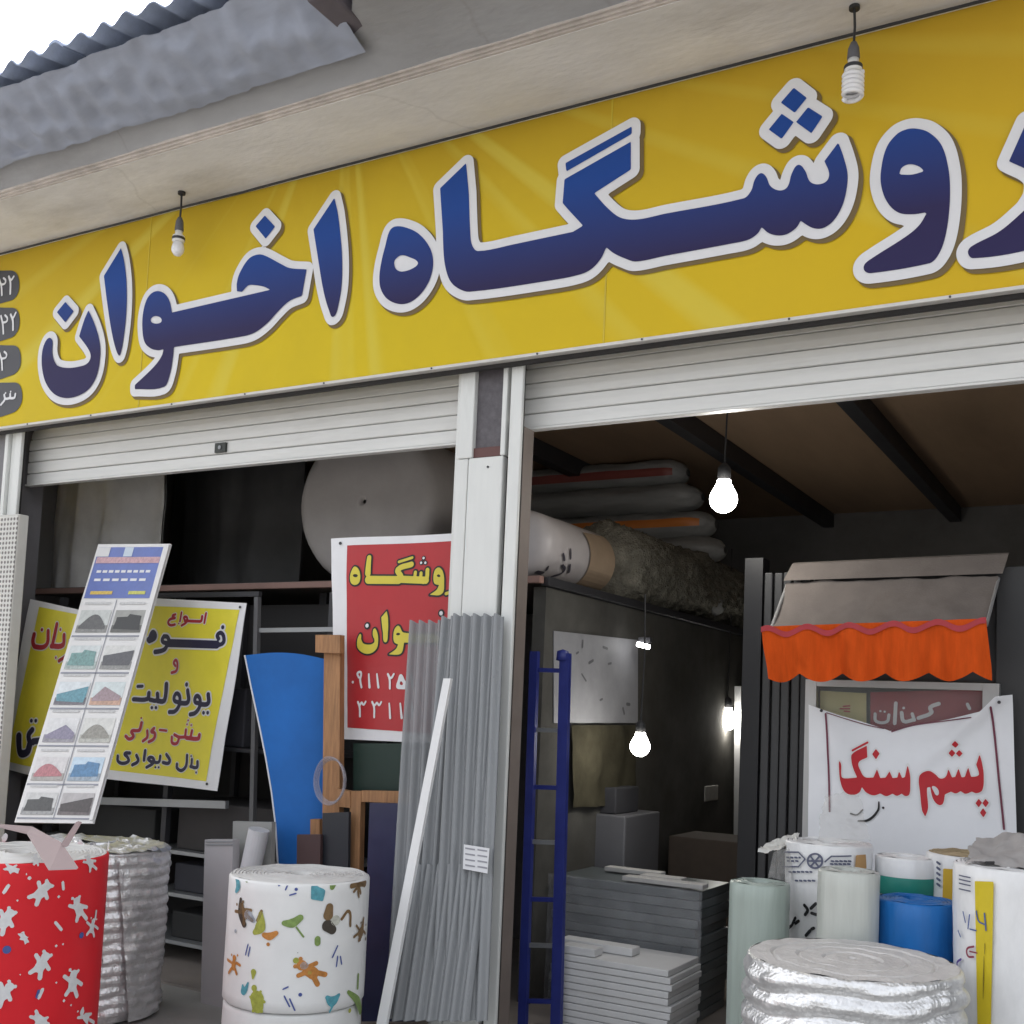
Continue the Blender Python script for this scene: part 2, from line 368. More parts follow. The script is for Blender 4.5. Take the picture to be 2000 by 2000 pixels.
# crumpled lip of old sheathing between roofing and slab
def lip(u, v):
    x = -8.3+5.1*u; k = fbm((x*.9, 3, v), 1.6); q = fbm((x*2.5, 9, v*2), 2.5); e = max(0, (u-.9)*10); wv = math.sin(2*math.pi*x/WV)*.012*v*(1-v)*4
    return Vector((x, -.84-.34*v+.03*q*(1-e), 4.640+.19*v-.02*math.sin(v*math.pi)+wv+(.02*k+.015*q)*math.sin(v*math.pi*.9+.15)))
B().grid(lip, 300, 14).build('torn_lining', mat('torn_lining', (.29, .315, .38), .9, var=.12, vs=2, bump=.15, bs=14, dirt=.25, stretch=(.35, 1.6, 1)), rf, smooth=True)

B().box(-3.27, -3.14, -1.19, -.86, 4.70, 4.80, .012).build('purlin_end', mat('dark_purlin', (.12, .105, .12), .9, var=.25), rf)
# ================================================================== shop sign
sg = thing('shop_sign', 'long yellow shop sign with big blue Persian lettering outlined in white', 'sign', (-2.6, -.1, 3.33))
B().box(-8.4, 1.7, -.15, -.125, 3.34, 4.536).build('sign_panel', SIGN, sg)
B().box(-8.4, 1.7, -.162, -.12, 3.325, 3.3395).build('bottom_trim', mat('pale_trim', (.62, .60, .56), .4, var=.1), sg)
B().box(-8.4, 1.7, -.118, -.09, 3.308, 3.336).build('underside_shade', DARK, sg)  # dark strip standing in for the shade along the sign's underside
B().box(-8.4, 1.7, -.158, -.02, 4.5365, 4.549).build('top_trim', WHITEM, sg)
SP = planeY(-.15)
for x in (-5.35, -2.25, .9): B().box(x-.004, x+.004, -.1525, -.1502, 3.342, 4.534).build('vinyl_seam', mat('seam_yellow', (.55, .42, .03), .5), sg)
for x in np.arange(-8.2, 1.7, .62):
    for z in (3.332, 4.543): B().tube([(x+.05*math.sin(x*7), -.166 if z < 4 else -.161, z), (x+.05*math.sin(x*7), -.158, z)], .005, 8).build('screw', STEELD, sg)
A_, B_, C_, D_ = (0, 0, .362319), (650, 0, .362319), (1300, 0, .362319), (0, 350, .362319)
cB = lambda *p: [(x+1794.0, y, *f) for (x, y, *f) in p]          # crop C coordinates into crop B
T = True
LET = [
 # nun
 [poly(D_, [(485,710),(520,790,T),(545,880,T),(548,960,T),(530,1060,T),(490,1130,T),(430,1170,T),(360,1182,T),(300,1160,T),(255,1100,T),(235,1020,T),(235,940,T),(250,885,T),(273,858,T),(291,875,T),(290,930,T),(297,972,T),(318,1007,T),(370,1020,T),(430,1014,T),(480,995,T),(497,960,T),(485,920,T),(435,850),(450,800,T),(465,755,T)]),
  poly(D_, [(360,665),(405,715),(360,775),(315,720)])],
 # alef
 [poly(D_, [(660,375),(676,440,T),(690,560,T),(690,700,T),(677,840,T),(655,952,T),(640,940,T),(615,850,T),(590,700,T),(568,525)])],
 # khe + vav
 [poly(D_, [(935,722),(1465,600),(1430,583,T),(1380,575,T),(1345,577,T),(1312,611),(1285,608),(1285,560,T),(1302,505,T),(1350,432,T),(1400,410,T),(1440,418,T),(1520,460,T),(1570,483,T),(1660,490),(1635,632),(1565,662,T),(1505,718,T),(1450,778,T),(1385,828,T),(1320,850,T),(946,908),(940,965,T),(925,1050,T),(893,1122,T),(735,1135),(735,1112),(800,1052,T),(850,1000,T),(880,955,T),(890,920),(860,925,T),(820,915,T),(787,880,T),(775,800,T),(780,720,T),(800,650,T),(830,615,T),(865,607,T),(900,625,T),(923,665,T)],
   [(820,762,T),(848,741,T),(880,765,T),(850,782,T)]),
  poly(D_, [(1435,200),(1490,260),(1440,325),(1385,258)])],
 # alef
 [poly(D_, [(1810,105),(1830,200,T),(1850,400,T),(1850,560,T),(1832,680,T),(1805,746,T),(1780,708,T),(1750,600,T),(1720,420,T),(1697,275)])],
 # he
 [poly(B_, [(342,1226,T),(400,1231,T),(470,1265,T),(530,1340,T),(548,1420,T),(530,1510,T),(480,1590,T),(420,1635,T),(360,1642,T),(300,1615,T),(265,1560,T),(258,1500,T),(268,1420,T),(290,1330,T),(313,1250,T)],
   [(345,1402,T),(375,1381,T),(420,1391,T),(466,1420,T),(445,1447,T),(385,1468,T),(350,1457,T),(338,1425,T)])],
 # shin + gaf + alef
 [poly(B_, [(725,885),(740,1050),(747,1250,T),(757,1325,T),(790,1358,T),(1000,1318),(1300,1255),(1355,1222),(1275,1135),(1245,1100),(1255,972),(1612,770),(1612,920),(1415,1047),(1490,1130,T),(1560,1180,T),(1650,1188,T)]+
   cB((0,1158),(425,1075,T),(465,1035,T),(485,975,T),(515,940,T),(545,957,T),(570,1010,T),(620,1033,T),(660,1015,T),(685,940,T),(718,895,T),(755,925,T),(782,985,T),(825,1000,T),(872,982,T),(885,940,T),(860,875),(935,775),(965,860,T),(985,950,T),(975,1050,T),(950,1130,T),(905,1200,T),(850,1236,T),(795,1234,T),(732,1196),(710,1232,T),(660,1267,T),(610,1275,T),(560,1262,T),(522,1230),(500,1265,T),(450,1298,T),(350,1320,T),(0,1385))+
   [(1640,1415,T),(1580,1398,T),(1520,1370,T),(1480,1338),(1450,1400,T),(1400,1455,T),(1340,1484,T),(1200,1513,T),(745,1577,T),(685,1560,T),(640,1520,T),(615,1450,T),(604,1370,T),(600,1250),(585,1020)]),
  poly(B_, [(1260,885),(1617,688),(1617,728),(1265,930)]),
  poly(C_, [(695,480),(765,535),(700,615),(625,560)]), poly(C_, [(630,620),(695,665),(630,755),(560,705)]), poly(C_, [(772,585),(850,635),(790,725),(707,665)])],
 # vav
 [poly(C_, [(1350,700,T),(1420,720,T),(1490,790,T),(1528,920,T),(1536,1050,T),(1525,1200,T),(1500,1320,T),(1463,1395,T),(1425,1425,T),(1110,1478,T),(1076,1465,T),(1075,1432,T),(1120,1395,T),(1300,1280,T),(1370,1220,T),(1413,1150),(1340,1161,T),(1260,1153,T),(1200,1100,T),(1166,1010,T),(1165,920,T),(1195,800,T),(1250,730,T),(1300,705,T)],
   [(1262,947),(1277,910,T),(1320,892,T),(1370,905,T),(1397,930),(1330,948,T)])],
 # re, running out of the picture
 [poly(C_, [(1950,660),(1853,876),(1985,950,T),(1995,1040,T),(1960,1110,T),(1925,1150,T),(1800,1255,T),(1650,1335,T),(1632,1368,T),(1660,1398,T),(1960,1352,T),(2110,1280,T),(2180,1100,T),(2150,900,T),(2060,740,T)])],
]
for k, pr in enumerate(LET):
    U = to_uv(pr, SP)
    lt = glyph('letter', None, SP, BLUE, sg, h=.012, r=0, g=.006, uvp=U)
    glyph('letter_outline', None, SP, WHITEP, lt, h=.008+.0003*k, r=.044, g=.008, uvp=U)
    glyph('printed_halo', None, SP, SHADP, lt, h=.004+.0003*k, r=.048, g=.010, shift=(.016, -.016), uvp=U)
# dark phone badges at the far end
NB = (0, 500, .181159)
badges = [[(-200,524,T),(-275,360,T),(-205,202,T),(100,158,T),(180,185,T),(212,290,T),(195,410,T),(130,480,T)],
          [(-200,939,T),(-275,762,T),(-205,592,T),(110,560,T),(190,585,T),(216,690,T),(200,800,T),(130,880,T)],
          [(-200,1354,T),(-275,1175,T),(-205,1002,T),(130,965,T),(200,990,T),(230,1090,T),(215,1210,T),(140,1285,T)],
          [(-200,1754,T),(-275,1580,T),(-205,1412,T),(150,1365,T),(215,1390,T),(245,1490,T),(230,1600,T),(150,1690,T)]]
digits = [[stroke(NB,26,(105,225),(122,290),(120,410)), stroke(NB,24,(105,225),(128,262),(158,225)), stroke(NB,24,(30,425),(24,330),(-2,245)), stroke(NB,22,(22,312),(62,300),(70,265),(48,242))],
          [stroke(NB,26,(125,635),(148,700),(150,800)), stroke(NB,24,(125,635),(148,670),(180,615)), stroke(NB,24,(46,840),(40,740),(20,650)), stroke(NB,22,(38,722),(82,708),(88,672),(64,642)), stroke(NB,22,(-30,840),(-34,740),(-55,660))],
          [stroke(NB,24,(34,1230),(28,1130),(5,1050)), stroke(NB,22,(26,1110),(72,1098),(80,1062),(56,1035))],
          [stroke(NB,26,(175,1490),(165,1530),(110,1535)), stroke(NB,26,(120,1490),(115,1530),(60,1545)), stroke(NB,26,(55,1500),(60,1550),(20,1605)), stroke(NB,22,(70,1480)), stroke(NB,22,(125,1465))]]
for bd, dg in zip(badges, digits):
    b_ = glyph('phone_badge', [poly(NB, bd)], SP, PILLM, sg, h=.004, g=.008)
    glyph('digits', dg, SP, WHITEP, b_, h=.007, g=.005)

# cable tacked along the top edge of the sign
pts = [SP.px(x, y, .03) for x, y in ((-60, 512), (0, 494), (130, 462), (255, 437), (370, 405), (480, 380), (600, 347), (780, 300), (1000, 240), (1200, 190), (1400, 135), (1620, 78), (1800, 34), (1950, -4), (2100, -40))]
for p in pts: p.z = min(p.z, 4.53)
one('cable', B().tube(pts, .007, 6), BLACK, 'thin black cable running along the top edge of the yellow sign', 'cable', (-2.6, -.18, 4.5), smooth=True)

# ================================================================== roller shutters
def shutter(name, x0, x1, zb, ztop, label, lock=None):
    t = thing(name, label, 'shutter', ((x0+x1)/2, .02, zb), 'roller shutters rolled up under the sign')
    z0c = zb+.24; RD0 = .45                          # above this the curtain curls back onto its drum
    def cy(z): d = min(max(0, z-z0c), RD0*.99); return RD0-math.sqrt(RD0*RD0-d*d)
    def strip(z0, z1):
        pr = [(.12, z0), (.094, z0+.001), (.088, z0+.005), (.0865, (z0+z1)/2), (.088, z1-.006), (.094, z1-.003), (.12, z1)]
        jy = random.uniform(-.002, .002); pr = [(y+cy(z)+jy, z) for y, z in pr]
        n = len(pr); vs = [Vector((x, y, z)) for x in (x0, x1) for y, z in pr]
        return B().add(vs, [(i, i+1, n+i+1, n+i) for i in range(n-1)]+[tuple(range(n-1, -1, -1)), tuple(range(n, 2*n))])
    B().box(x0, x1, .072, .122, zb, zb+.012, .003).build('bottom_lip', SHUT, t)
    strip(zb+.013, zb+.086).build('bottom_bar', SHUT, t)
    z = zb+.087; h = .079
    B().box(x0, x1, .45, .47, zb+.2, 3.7).build('dark_void_plate', DARK, t)  # plate added to keep the void above the curtain dark
    while z < zb+.60:
        strip(z, z+h-.001).build('slat', SHUT, t); z += h
    if lock:
        p = P(lock[0], lock[1], .085)
        lk = B().box(p.x-.045, p.x+.045, .07, .088, p.z-.03, p.z+.03, .004).build('lock_plate', mat('lock_black', (.03, .035, .03), .4), t)
        B().tube([(p.x, .064, p.z), (p.x, .072, p.z)], .012, 12).build('keyhole', STEEL, lk)
    return t
s1 = shutter('roller_shutter', -6.66, -3.09, 2.99, 3.56, 'white roller shutter with small black lock plate, rolled up over the posters bay', (433, 875))
s2 = shutter('roller_shutter', -2.80, 1.27, 3.03, 3.58, 'white roller shutter without lock plate, rolled up over the bay with orange awning')
for t, xs in ((s1, (-6.60, -6.535)), (s2, (-2.79, -2.722))):
    g_ = B(); x0, x1 = xs
    g_.box(x0, x1, -.07, -.045, .012, 3.5, .006).build('guide_rail', WHITEM, t)
    B().box(x0, x1-.006, -.0445, -.03, .012, 3.5).build('rail_channel', DARK, t)
B().box(1.25, 1.32, -.07, .05, .012, 3.5, .006).build('guide_rail', WHITEM, s2)
B().box(-3.128, -3.10, -.03, .05, .012, 3.5, .004).build('guide_rail', WHITEM, s1)

# ================================================================== pillars
pl = thing('pillar', 'white metal-clad pillar with dark granite inset between the two shop bays', 'pillar', (-2.95, .1, 0))
xa, xb = P(934, 800, -.02).x, P(988, 800, -.02).x
zst, zbr = P(960, 893, -.03).z, P(960, 873, -.03).z
B().box(-3.09, -2.80, -.012, .10, .012, 3.5).build('core', DARK, pl)
B().box(xa-.02, xb+.02, -.03, -.013, zbr, 3.48).build('granite_inset', STONE, pl)
B().box(xa-.01, xb+.01, -.045, -.0135, zst, zbr-.002, .003).build('brown_strip', BROWNS, pl)
B().box(-3.097, xa+.0, -.062, -.0125, zst-.002, 3.5, .006).build('side_trim', WHITEM, pl)
B().box(xb, -2.815, -.062, -.0125, zst-.002, 3.5, .006).build('side_trim', WHITEM, pl)
B().box(-3.097, -3.03, -.058, -.0125, .012, zst-.004, .006).build('side_trim', WHITEM, pl)
cp = B().box(-3.024, -2.822, -.064, -.0125, .012, zst-.004, .008).build('cladding_panel', WHITEM, pl)
pz = P(953, 912, -.066)
B().tube([(pz.x, -.07, pz.z), (pz.x, -.06, pz.z)], .006, 8).build('screw', STEELD, cp)
B().box(-2.785, -2.726, -.028, .07, .012, 3.02).build('reveal', REVEAL, pl)
p2 = thing('pillar', 'white-edged pillar with grey panel beside the perforated white foam slab', 'pillar', (-6.9, .1, 0))
B().box(-7.35, -6.70, -.05, .25, .012, 3.5).build('grey_panel', mat('grey_laminate', (.17, .165, .175), .5, var=.1), p2)
B().box(-6.699, -6.665, -.075, -.03, .012, 3.5, .005).build('side_trim', WHITEM, p2)
B().box(-6.66, -6.605, -.05, .0,  .012, 3.5, .005).build('side_trim', WHITEM, p2)
p3 = thing('pillar', 'white metal-clad pillar at the far end of the bay with orange awning', 'pillar', (1.6, .1, 0))
B().box(1.33, 2.1, -.05, .25, .012, 3.5, .008).build('cladding_panel', WHITEM, p3)

# ================================================================== hanging lamps on the canopy
def cfl(label, top, ysock, ybase, ytube, yend, spiral):
    p = PZ(*top, 4.55); Y = p.y
    z = lambda py: P(top[0]-3, py, Y).z
    t = thing('hanging_lamp', label, 'lamp', (p.x, Y, 4.55), 'unlit lamps hanging from the canopy')
    B().tube([(p.x, Y, 4.552), (p.x, Y, 4.535)], .022, 12).build('ceiling_cup', BLACK, t)
    B().tube([(p.x, Y, 4.535), (p.x+.003, Y, (4.535+z(ysock))/2), (p.x, Y, z(ysock))], .006, 6).build('cord', BLACK, t)
    zs, zb, zt, ze = z(ysock), z(ybase), z(ytube), z(yend)
    B().lathe((p.x, Y), [(.0, zs+.01), (.012, zs+.01), (.022, zs-.015), (.026, zb+.005), (.024, zb), (0, zb)], 20).build('socket', mat('socket_grey', (.10, .10, .11), .6), t, smooth=True)
    wp = mat('lamp_white_plastic', (.75, .75, .74), .4); gt = mat('lamp_tube_glass', (.8, .8, .82), .25)
    bs = B().lathe((p.x, Y), [(0, zb-.001), (.022, zb-.001), (.022, zb-.02), (.034, zb-.03), (.036, zt+.008), (.028, zt), (0, zt)], 24).build('ballast', wp, t, smooth=True)
    B().lathe((p.x, Y), [(.0365, zt+.03), (.0375, zt+.028), (.0375, zt+.016), (.0365, zt+.014)], 24).build('label_band', STEELD, bs)
    if spiral:
        n = 5.5; R = .036; N = 110
        pa = [(p.x+R*math.cos(q/N*n*2*math.pi), Y+R*math.sin(q/N*n*2*math.pi), zt+(ze-zt)*q/N) for q in range(N+1)]
        B().tube(pa, .0095, 8).build('spiral_tube', gt, t, smooth=True)
    else:
        B().lathe((p.x, Y), [(0, zt), (.03, zt-.002), (.036, zt-.03), (.037, (zt+ze)/2), (.034, ze+.025), (.02, ze+.005), (0, ze)], 24).build('bulb', gt, t, smooth=True)
cfl('unlit spiral energy-saving lamp hanging on a black cord before the sign', (1669, 12), 88, 116, 143, 190, True)
cfl('unlit stubby white lamp hanging on a thin cord before the sign, smooth bulb', (355, 375), 428, 451, 473, 499, False)

# ================================================================== loft and shelving inside
lf = thing('loft', 'dark storage loft with a brown steel edge beam above the posters', 'loft', (-5, .7, 0))
B().box(XL, -3.02, .75, 6.39, 2.345, 2.385).build('deck', mat('loft_board', (.10, .085, .075), .8), lf)
B().box(XL, -3.0, .70, .749, 2.335, 2.375, .004).build('edge_beam', PINKB, lf)
B().box(-3.019, -2.97, .752, 6.39, 2.325, 2.375, .004).build('edge_beam', STEELD, lf)
for x in (-6.2, -4.75): B().box(x-.03, x+.03, .95, 1.01, .012, 2.334).build('post', STEELD, lf)

GREYF = mat('grey_foam', (.33, .31, .30), .85, var=.12, vs=3, bump=.1, bs=15)
def hroll(name, label, a, b_, R, m, core=.05, group=None, cat='roll', wob=.02, n=56):
    """roll lying with its axis from a to b; the wound edge shows on end a"""
    a, b_ = Vector(a), Vector(b_); ax = (b_-a).normalized(); s = ax.orthogonal().normalized(); q = ax.cross(s); L = (b_-a).length
    def ring(d, r):
        out = []
        for k in range(n):
            th = 2*math.pi*k/n; rr = r*(1+wob*fbm((math.cos(th), math.sin(th), d*2), 1.5)); out.append(a+ax*d+(s*math.cos(th)+q*math.sin(th))*rr)
        return out
    prof = [(0.03, core)]; r = core
    while r < R-.12: prof += [(.0, r+.02), (.002, r+.03)]; r += .05
    prof += [(.003, R-.08), (.012, R-.05), (.035, R-.018), (.08, R)]+[(L*t, R) for t in (.2, .4, .6, .8)]+[(L-.02, R), (L, R-.01), (L, core)]
    vs = []; fs = []
    for d, rr in prof: vs += ring(d, rr)
    for i in range(len(prof)-1):
        for k in range(n): fs.append((i*n+k, i*n+(k+1) % n, (i+1)*n+(k+1) % n, (i+1)*n+k))
    base = (a+b_)/2-Vector((0, 0, R))
    return tag(mesh(name, vs, fs, m, None, True, base), label, cat, group)
# big rolls stored on the loft
c = P(735, 985, 1.0); hroll('foam_roll', 'huge grey foam roll lying end-on on the loft above the red banner', (c.x, .85, 2.385+.52), (c.x-.05, 1.75, 2.385+.52), .52, GREYF, core=.012)
def drape(xl, xr, zb, zt, Y, amp, name, label, m):
    def fn(u, v):
        x = xl+(xr-xl)*u; z = zb+(zt-zb)*v; return Vector((x, Y-.22*math.sin(u*math.pi)+amp*math.sin(u*23+2*fbm((x, z, 0), 1.2))*.5+amp*fbm((x*3, z*.6, 1), 2), z))
    b = B().grid(fn, 60, 14); b.grid(lambda u, v: fn(1-u, v)+Vector((0, .3*math.sin(u*math.pi)+.02, 0)), 60, 14)
    return one(name, b, m, label, 'bundle', ((xl+xr)/2, Y, zb), smooth=True)
d0, d1 = P(75, 1100, .9), P(290, 1100, .9)
drape(d0.x, d1.x, 2.386, 3.5, 1.0, .03, 'plastic_bundle', 'pale grey plastic-wrapped bundle with vertical folds on the loft', mat('grey_plastic', (.66, .65, .64), .45, var=.15))
d2, d3 = P(300, 1100, 1.6), P(560, 1100, 1.6)
drape(d2.x, d3.x, 2.386, 3.45, 1.75, .015, 'plastic_bundle', 'dark charcoal wrapped bundle on the loft between the two grey rolls', mat('dark_plastic', (.06, .06, .062), .5, var=.2))
# open steel rack under the loft
rk = thing('steel_rack', 'dark steel storage rack behind the yellow posters', 'rack', (-5.4, .55, 0))
for x in (-6.45, -5.35, -4.12):
    for y in (.29, .87): B().box(x-.02, x+.02, y-.02, y+.02, .012, 2.25).build('upright', STEELD, rk)
ZS = [P(360, y, .26).z for y in (1900, 1842, 1748, 1664)]+[1.32]
for k, z in enumerate(ZS): B().box(-6.47, -4.10, .27, .89, z-.022, z).build('shelf', STEEL if k in (1, 2, 3) else STEELD, rk)
B().box(-6.47, -4.1, .895, .91, .013, 2.25).build('dark_fill_panel', DARK, rk)  # black sheet added so the space behind the shelves stays dark
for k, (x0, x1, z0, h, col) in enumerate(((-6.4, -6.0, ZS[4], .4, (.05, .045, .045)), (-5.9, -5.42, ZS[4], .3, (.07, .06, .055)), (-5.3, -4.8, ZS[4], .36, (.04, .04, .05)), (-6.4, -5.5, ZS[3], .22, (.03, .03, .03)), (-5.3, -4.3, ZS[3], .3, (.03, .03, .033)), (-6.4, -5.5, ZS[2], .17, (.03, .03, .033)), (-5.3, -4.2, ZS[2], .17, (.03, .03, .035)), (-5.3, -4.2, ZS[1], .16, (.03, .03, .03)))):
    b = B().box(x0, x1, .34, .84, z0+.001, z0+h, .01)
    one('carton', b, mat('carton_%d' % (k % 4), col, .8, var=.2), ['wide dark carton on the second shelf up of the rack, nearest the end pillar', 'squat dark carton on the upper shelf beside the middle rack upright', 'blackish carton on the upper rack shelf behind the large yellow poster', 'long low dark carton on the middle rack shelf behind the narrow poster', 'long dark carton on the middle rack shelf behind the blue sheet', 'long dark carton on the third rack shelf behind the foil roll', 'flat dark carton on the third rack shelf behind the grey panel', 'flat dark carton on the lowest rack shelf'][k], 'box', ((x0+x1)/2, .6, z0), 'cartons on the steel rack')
# light steel strips of a second rack frame, seen beside the timber
fr = thing('display_frame', 'thin grey metal display frame behind the large yellow poster', 'frame', (-4.6, .24, 0))
def bar_px(b, p, q, Y, w, d=.03):
    a, c_ = P(*p, Y), P(*q, Y); t = (c_-a).normalized(); s = Vector((-t.z, 0, t.x))*(w*.5)
    b.prism([a+s, a-s, c_-s, c_+s], (0, d, 0)); return b
bar_px(B(), (300, 1163), (505, 1160), .235, .03).build('top_bar', STEELD, fr); bar_px(B(), (500, 1166), (488, 1700), .225, .03).build('upright', mat('mid_grey', (.11, .11, .115), .5), fr)
bar_px(B(), (505, 1231), (655, 1229), .24, .026).build('cross_bar', STEEL, fr)
bar_px(B(), (60, 1560), (440, 1572), .20, .045).build('cross_bar', STEEL, fr)

# ================================================================== posters in the first bay
YEL = mat('poster_yellow', (.76, .67, .05), .45, var=.08, vs=4, bump=.04, bs=4)
PWHT = mat('poster_white', (.78, .78, .80), .45, var=.05, vs=4, bump=.04, bs=4)
PRED = mat('poster_red', (.45, .022, .028), .42, var=.07, vs=4, bump=.04, bs=4)
INKR = mat('ink_red', (.38, .02, .03), .5, var=.1); INKN = mat('ink_navy', (.018, .016, .05), .5, var=.1); INKY = mat('ink_yellow', (.66, .56, .06), .5, var=.08); INKW = mat('ink_white', (.75, .75, .76), .5, var=.05)
INKB = mat('ink_black', (.012, .012, .014), .5, var=.1)
def sheet_px(name, surf, pxs, m, parent, th=.004, nu=10, nv=10):
    c = [np.array(surf.uv(*p)) for p in pxs]
    def fn(a, b, h): q = (c[0]*(1-a)+c[1]*a)*(1-b)+(c[3]*(1-a)+c[2]*a)*b; return surf.at(q[0], q[1], h)
    b = B(); b.grid(lambda u, v: fn(u, v, 0), nu, nv); b.grid(lambda u, v: fn(1-u, v, -th), nu, nv)
    rim = [(u/nu, 0) for u in range(nu)]+[(1, v/nv) for v in range(nv)]+[(1-u/nu, 1) for u in range(nu)]+[(0, 1-v/nv) for v in range(nv)]
    n = len(rim); vs = [fn(a, q, 0) for a, q in rim]+[fn(a, q, -th) for a, q in rim]; b.add(vs, [(i, (i+1) % n, n+(i+1) % n, n+i) for i in range(n)])
    return b.build(name, m, parent, smooth=False)
PA, PB, PC = (200, 1150, .15528), (200, 1320, .15528), (0, 1150, .20704)
wav = lambda a, k: (lambda u, v: a*math.sin(u*k+v*3)*.6+a*fbm((u, v, 2), 2.2))
# large yellow poster
S1 = planeY(.17, wav(.012, 7))
c0 = S1.uv(300, 1540); py = thing('poster', 'yellow poster with red and navy Persian text and white border, crossed by sample board', 'poster', S1.at(*c0))
sheet_px('backing', S1, [(255, 1166), (481, 1178), (426, 1545), (205, 1521)], PWHT, py)
yl = patch('yellow_field', S1, [(262, 1182), (468, 1191), (403, 1526), (212, 1503)], YEL, py, .003, 10, 10)
def words(surf, parent, ink, prims, outline=None, r=.006, h=.007, g=.0035):
    U = to_uv(prims, surf); o = glyph('lettering', None, surf, ink, parent, h=h, g=g, uvp=U)
    if outline and o: glyph('lettering_outline', None, surf, outline, o, h=h-.002, r=r, g=g*1.3, uvp=U)
    return o
words(S1, yl, INKR, [stroke(PA,32,(1322,310),(1300,430)), stroke(PA,37,(1275,350),(1262,405),(1230,412),(1060,405)), stroke(PA,32,(1060,405),(1050,360),(1085,365),(1080,420),(1020,465)), stroke(PA,29,(1018,300),(1000,410)),
    stroke(PA,32,(940,325),(905,345),(935,370)), stroke(PA,34,(935,370),(870,390),(850,430),(880,460),(935,452)), stroke(PA,24,(985,440))], WHITEP, .005)
words(S1, yl, INKN, [stroke(PA,54,(1528,485)), stroke(PA,54,(1480,630),(1465,585),(1505,555),(1540,600),(1535,680),(1470,715)), stroke(PA,102,(1460,705),(860,685)), stroke(PA,56,(790,600),(840,610),(855,670),(800,680),(768,650),(790,600)), stroke(PA,59,(845,690),(800,760),(740,785),(670,795)),
    stroke(PA,76,(600,650),(640,555),(672,600),(625,640),(590,640))], WHITEP, .010)
words(S1, yl, INKR, [stroke(PA,37,(925,970),(905,930),(940,900),(955,960),(935,1030),(870,1055))], WHITEP, .006)
words(S1, yl, INKN, [stroke(PA,61,(1355,1330),(1352,1440),(1260,1455)), stroke(PA,56,(1240,1440),(1180,1420),(1200,1350),(1245,1380),(1240,1480),(1180,1560),(1110,1580)), stroke(PA,49,(1290,1560)), stroke(PA,49,(1345,1560)),
    stroke(PA,61,(1085,1280),(1090,1420),(990,1440)), stroke(PA,54,(975,1430),(905,1400),(925,1320),(975,1350),(970,1460),(910,1540),(835,1550)), stroke(PA,56,(1070,1205)),
    stroke(PA,63,(800,1200),(790,1340),(765,1410),(690,1410)), stroke(PA,56,(690,1320),(680,1400),(600,1395)), stroke(PA,56,(590,1310),(570,1385),(400,1390)), stroke(PA,44,(615,1495)), stroke(PA,44,(665,1495)), stroke(PA,41,(450,1228),(510,1225))], WHITEP, .009)
words(S1, yl, INKR, [stroke(PB,54,(1230,745),(1215,790),(1060,780)), stroke(PB,41,(1130,690),(1110,770)), stroke(PB,41,(1050,680),(1040,770)), stroke(PB,29,(1065,610)), stroke(PB,29,(1120,620)), stroke(PB,29,(1080,560)), stroke(PB,41,(1040,770),(960,770),(900,740)), stroke(PB,41,(960,790),(930,850),(870,840),(865,770)),
    stroke(PB,32,(710,680),(795,690)), stroke(PB,41,(640,660),(610,700),(650,720),(640,790),(580,830)), stroke(PB,39,(560,690),(560,770),(510,820)), stroke(PB,44,(490,590),(470,680),(440,690)), stroke(PB,44,(440,690),(380,700),(400,760),(350,795),(310,760)), stroke(PB,27,(485,530))], WHITEP, .005)
words(S1, yl, INKN, [stroke(PB,44,(1205,1080),(1195,1150),(1110,1140)), stroke(PB,39,(1130,1050),(1120,1140)), stroke(PB,44,(1065,1000),(1050,1130),(990,1190),(930,1160),(930,1110)), stroke(PB,32,(1185,1215)), stroke(PB,29,(1120,1010)),
    stroke(PB,46,(800,990),(840,1060),(820,1100),(755,1090)), stroke(PB,41,(720,1010),(700,1085),(620,1080)), stroke(PB,41,(610,1080),(580,1040),(630,1030),(640,1090),(560,1150)), stroke(PB,32,(660,1150)), stroke(PB,32,(700,1150)), stroke(PB,44,(540,940),(530,1060)), stroke(PB,44,(440,1000),(460,1070),(390,1120)),
    stroke(PB,44,(360,970),(300,980),(330,1020),(345,1070),(270,1100),(215,1070),(215,1010))], WHITEP, .005)
for q in ((406, 1531), (470, 1186)):
    p = S1.px(*q, .006); B().tube([p, p+Vector((0, -.004, 0))], .008, 10).build('eyelet', STEELD, py)
# narrower yellow poster at the edge of the bay
S2 = planeY(.13, wav(.014, 9))
py2 = thing('poster', 'curled yellow poster with short red and navy words, half hidden by sample board', 'poster', S2.px(80, 1510))
sheet_px('backing', S2, [(57, 1170), (200, 1200), (150, 1535), (2, 1500)], PWHT, py2)
y2 = patch('yellow_field', S2, [(74, 1185), (196, 1208), (148, 1515), (18, 1488)], YEL, py2, .003, 8, 10)
words(S2, y2, INKR, [stroke(PC,49,(615,440),(600,530),(480,540)), stroke(PC,44,(540,335),(490,520)), stroke(PC,46,(450,400),(430,530),(330,545),(310,500),(320,430)), stroke(PC,32,(390,385)), stroke(PC,29,(575,385)), stroke(PC,34,(680,500),(640,620),(550,680)), stroke(PC,24,(520,650))], WHITEP, .007)
words(S2, y2, INKN, [stroke(PC,61,(400,1430),(330,1440)), stroke(PC,54,(320,1330),(290,1380),(300,1440),(330,1450)), stroke(PC,73,(300,1470),(280,1540),(220,1550),(205,1490),(205,1390)), stroke(PC,37,(312,1245)), stroke(PC,37,(350,1245))], WHITEP, .009)
words(S2, y2, INKR, [stroke(PC,41,(560,870),(540,990))], WHITEP, .006)
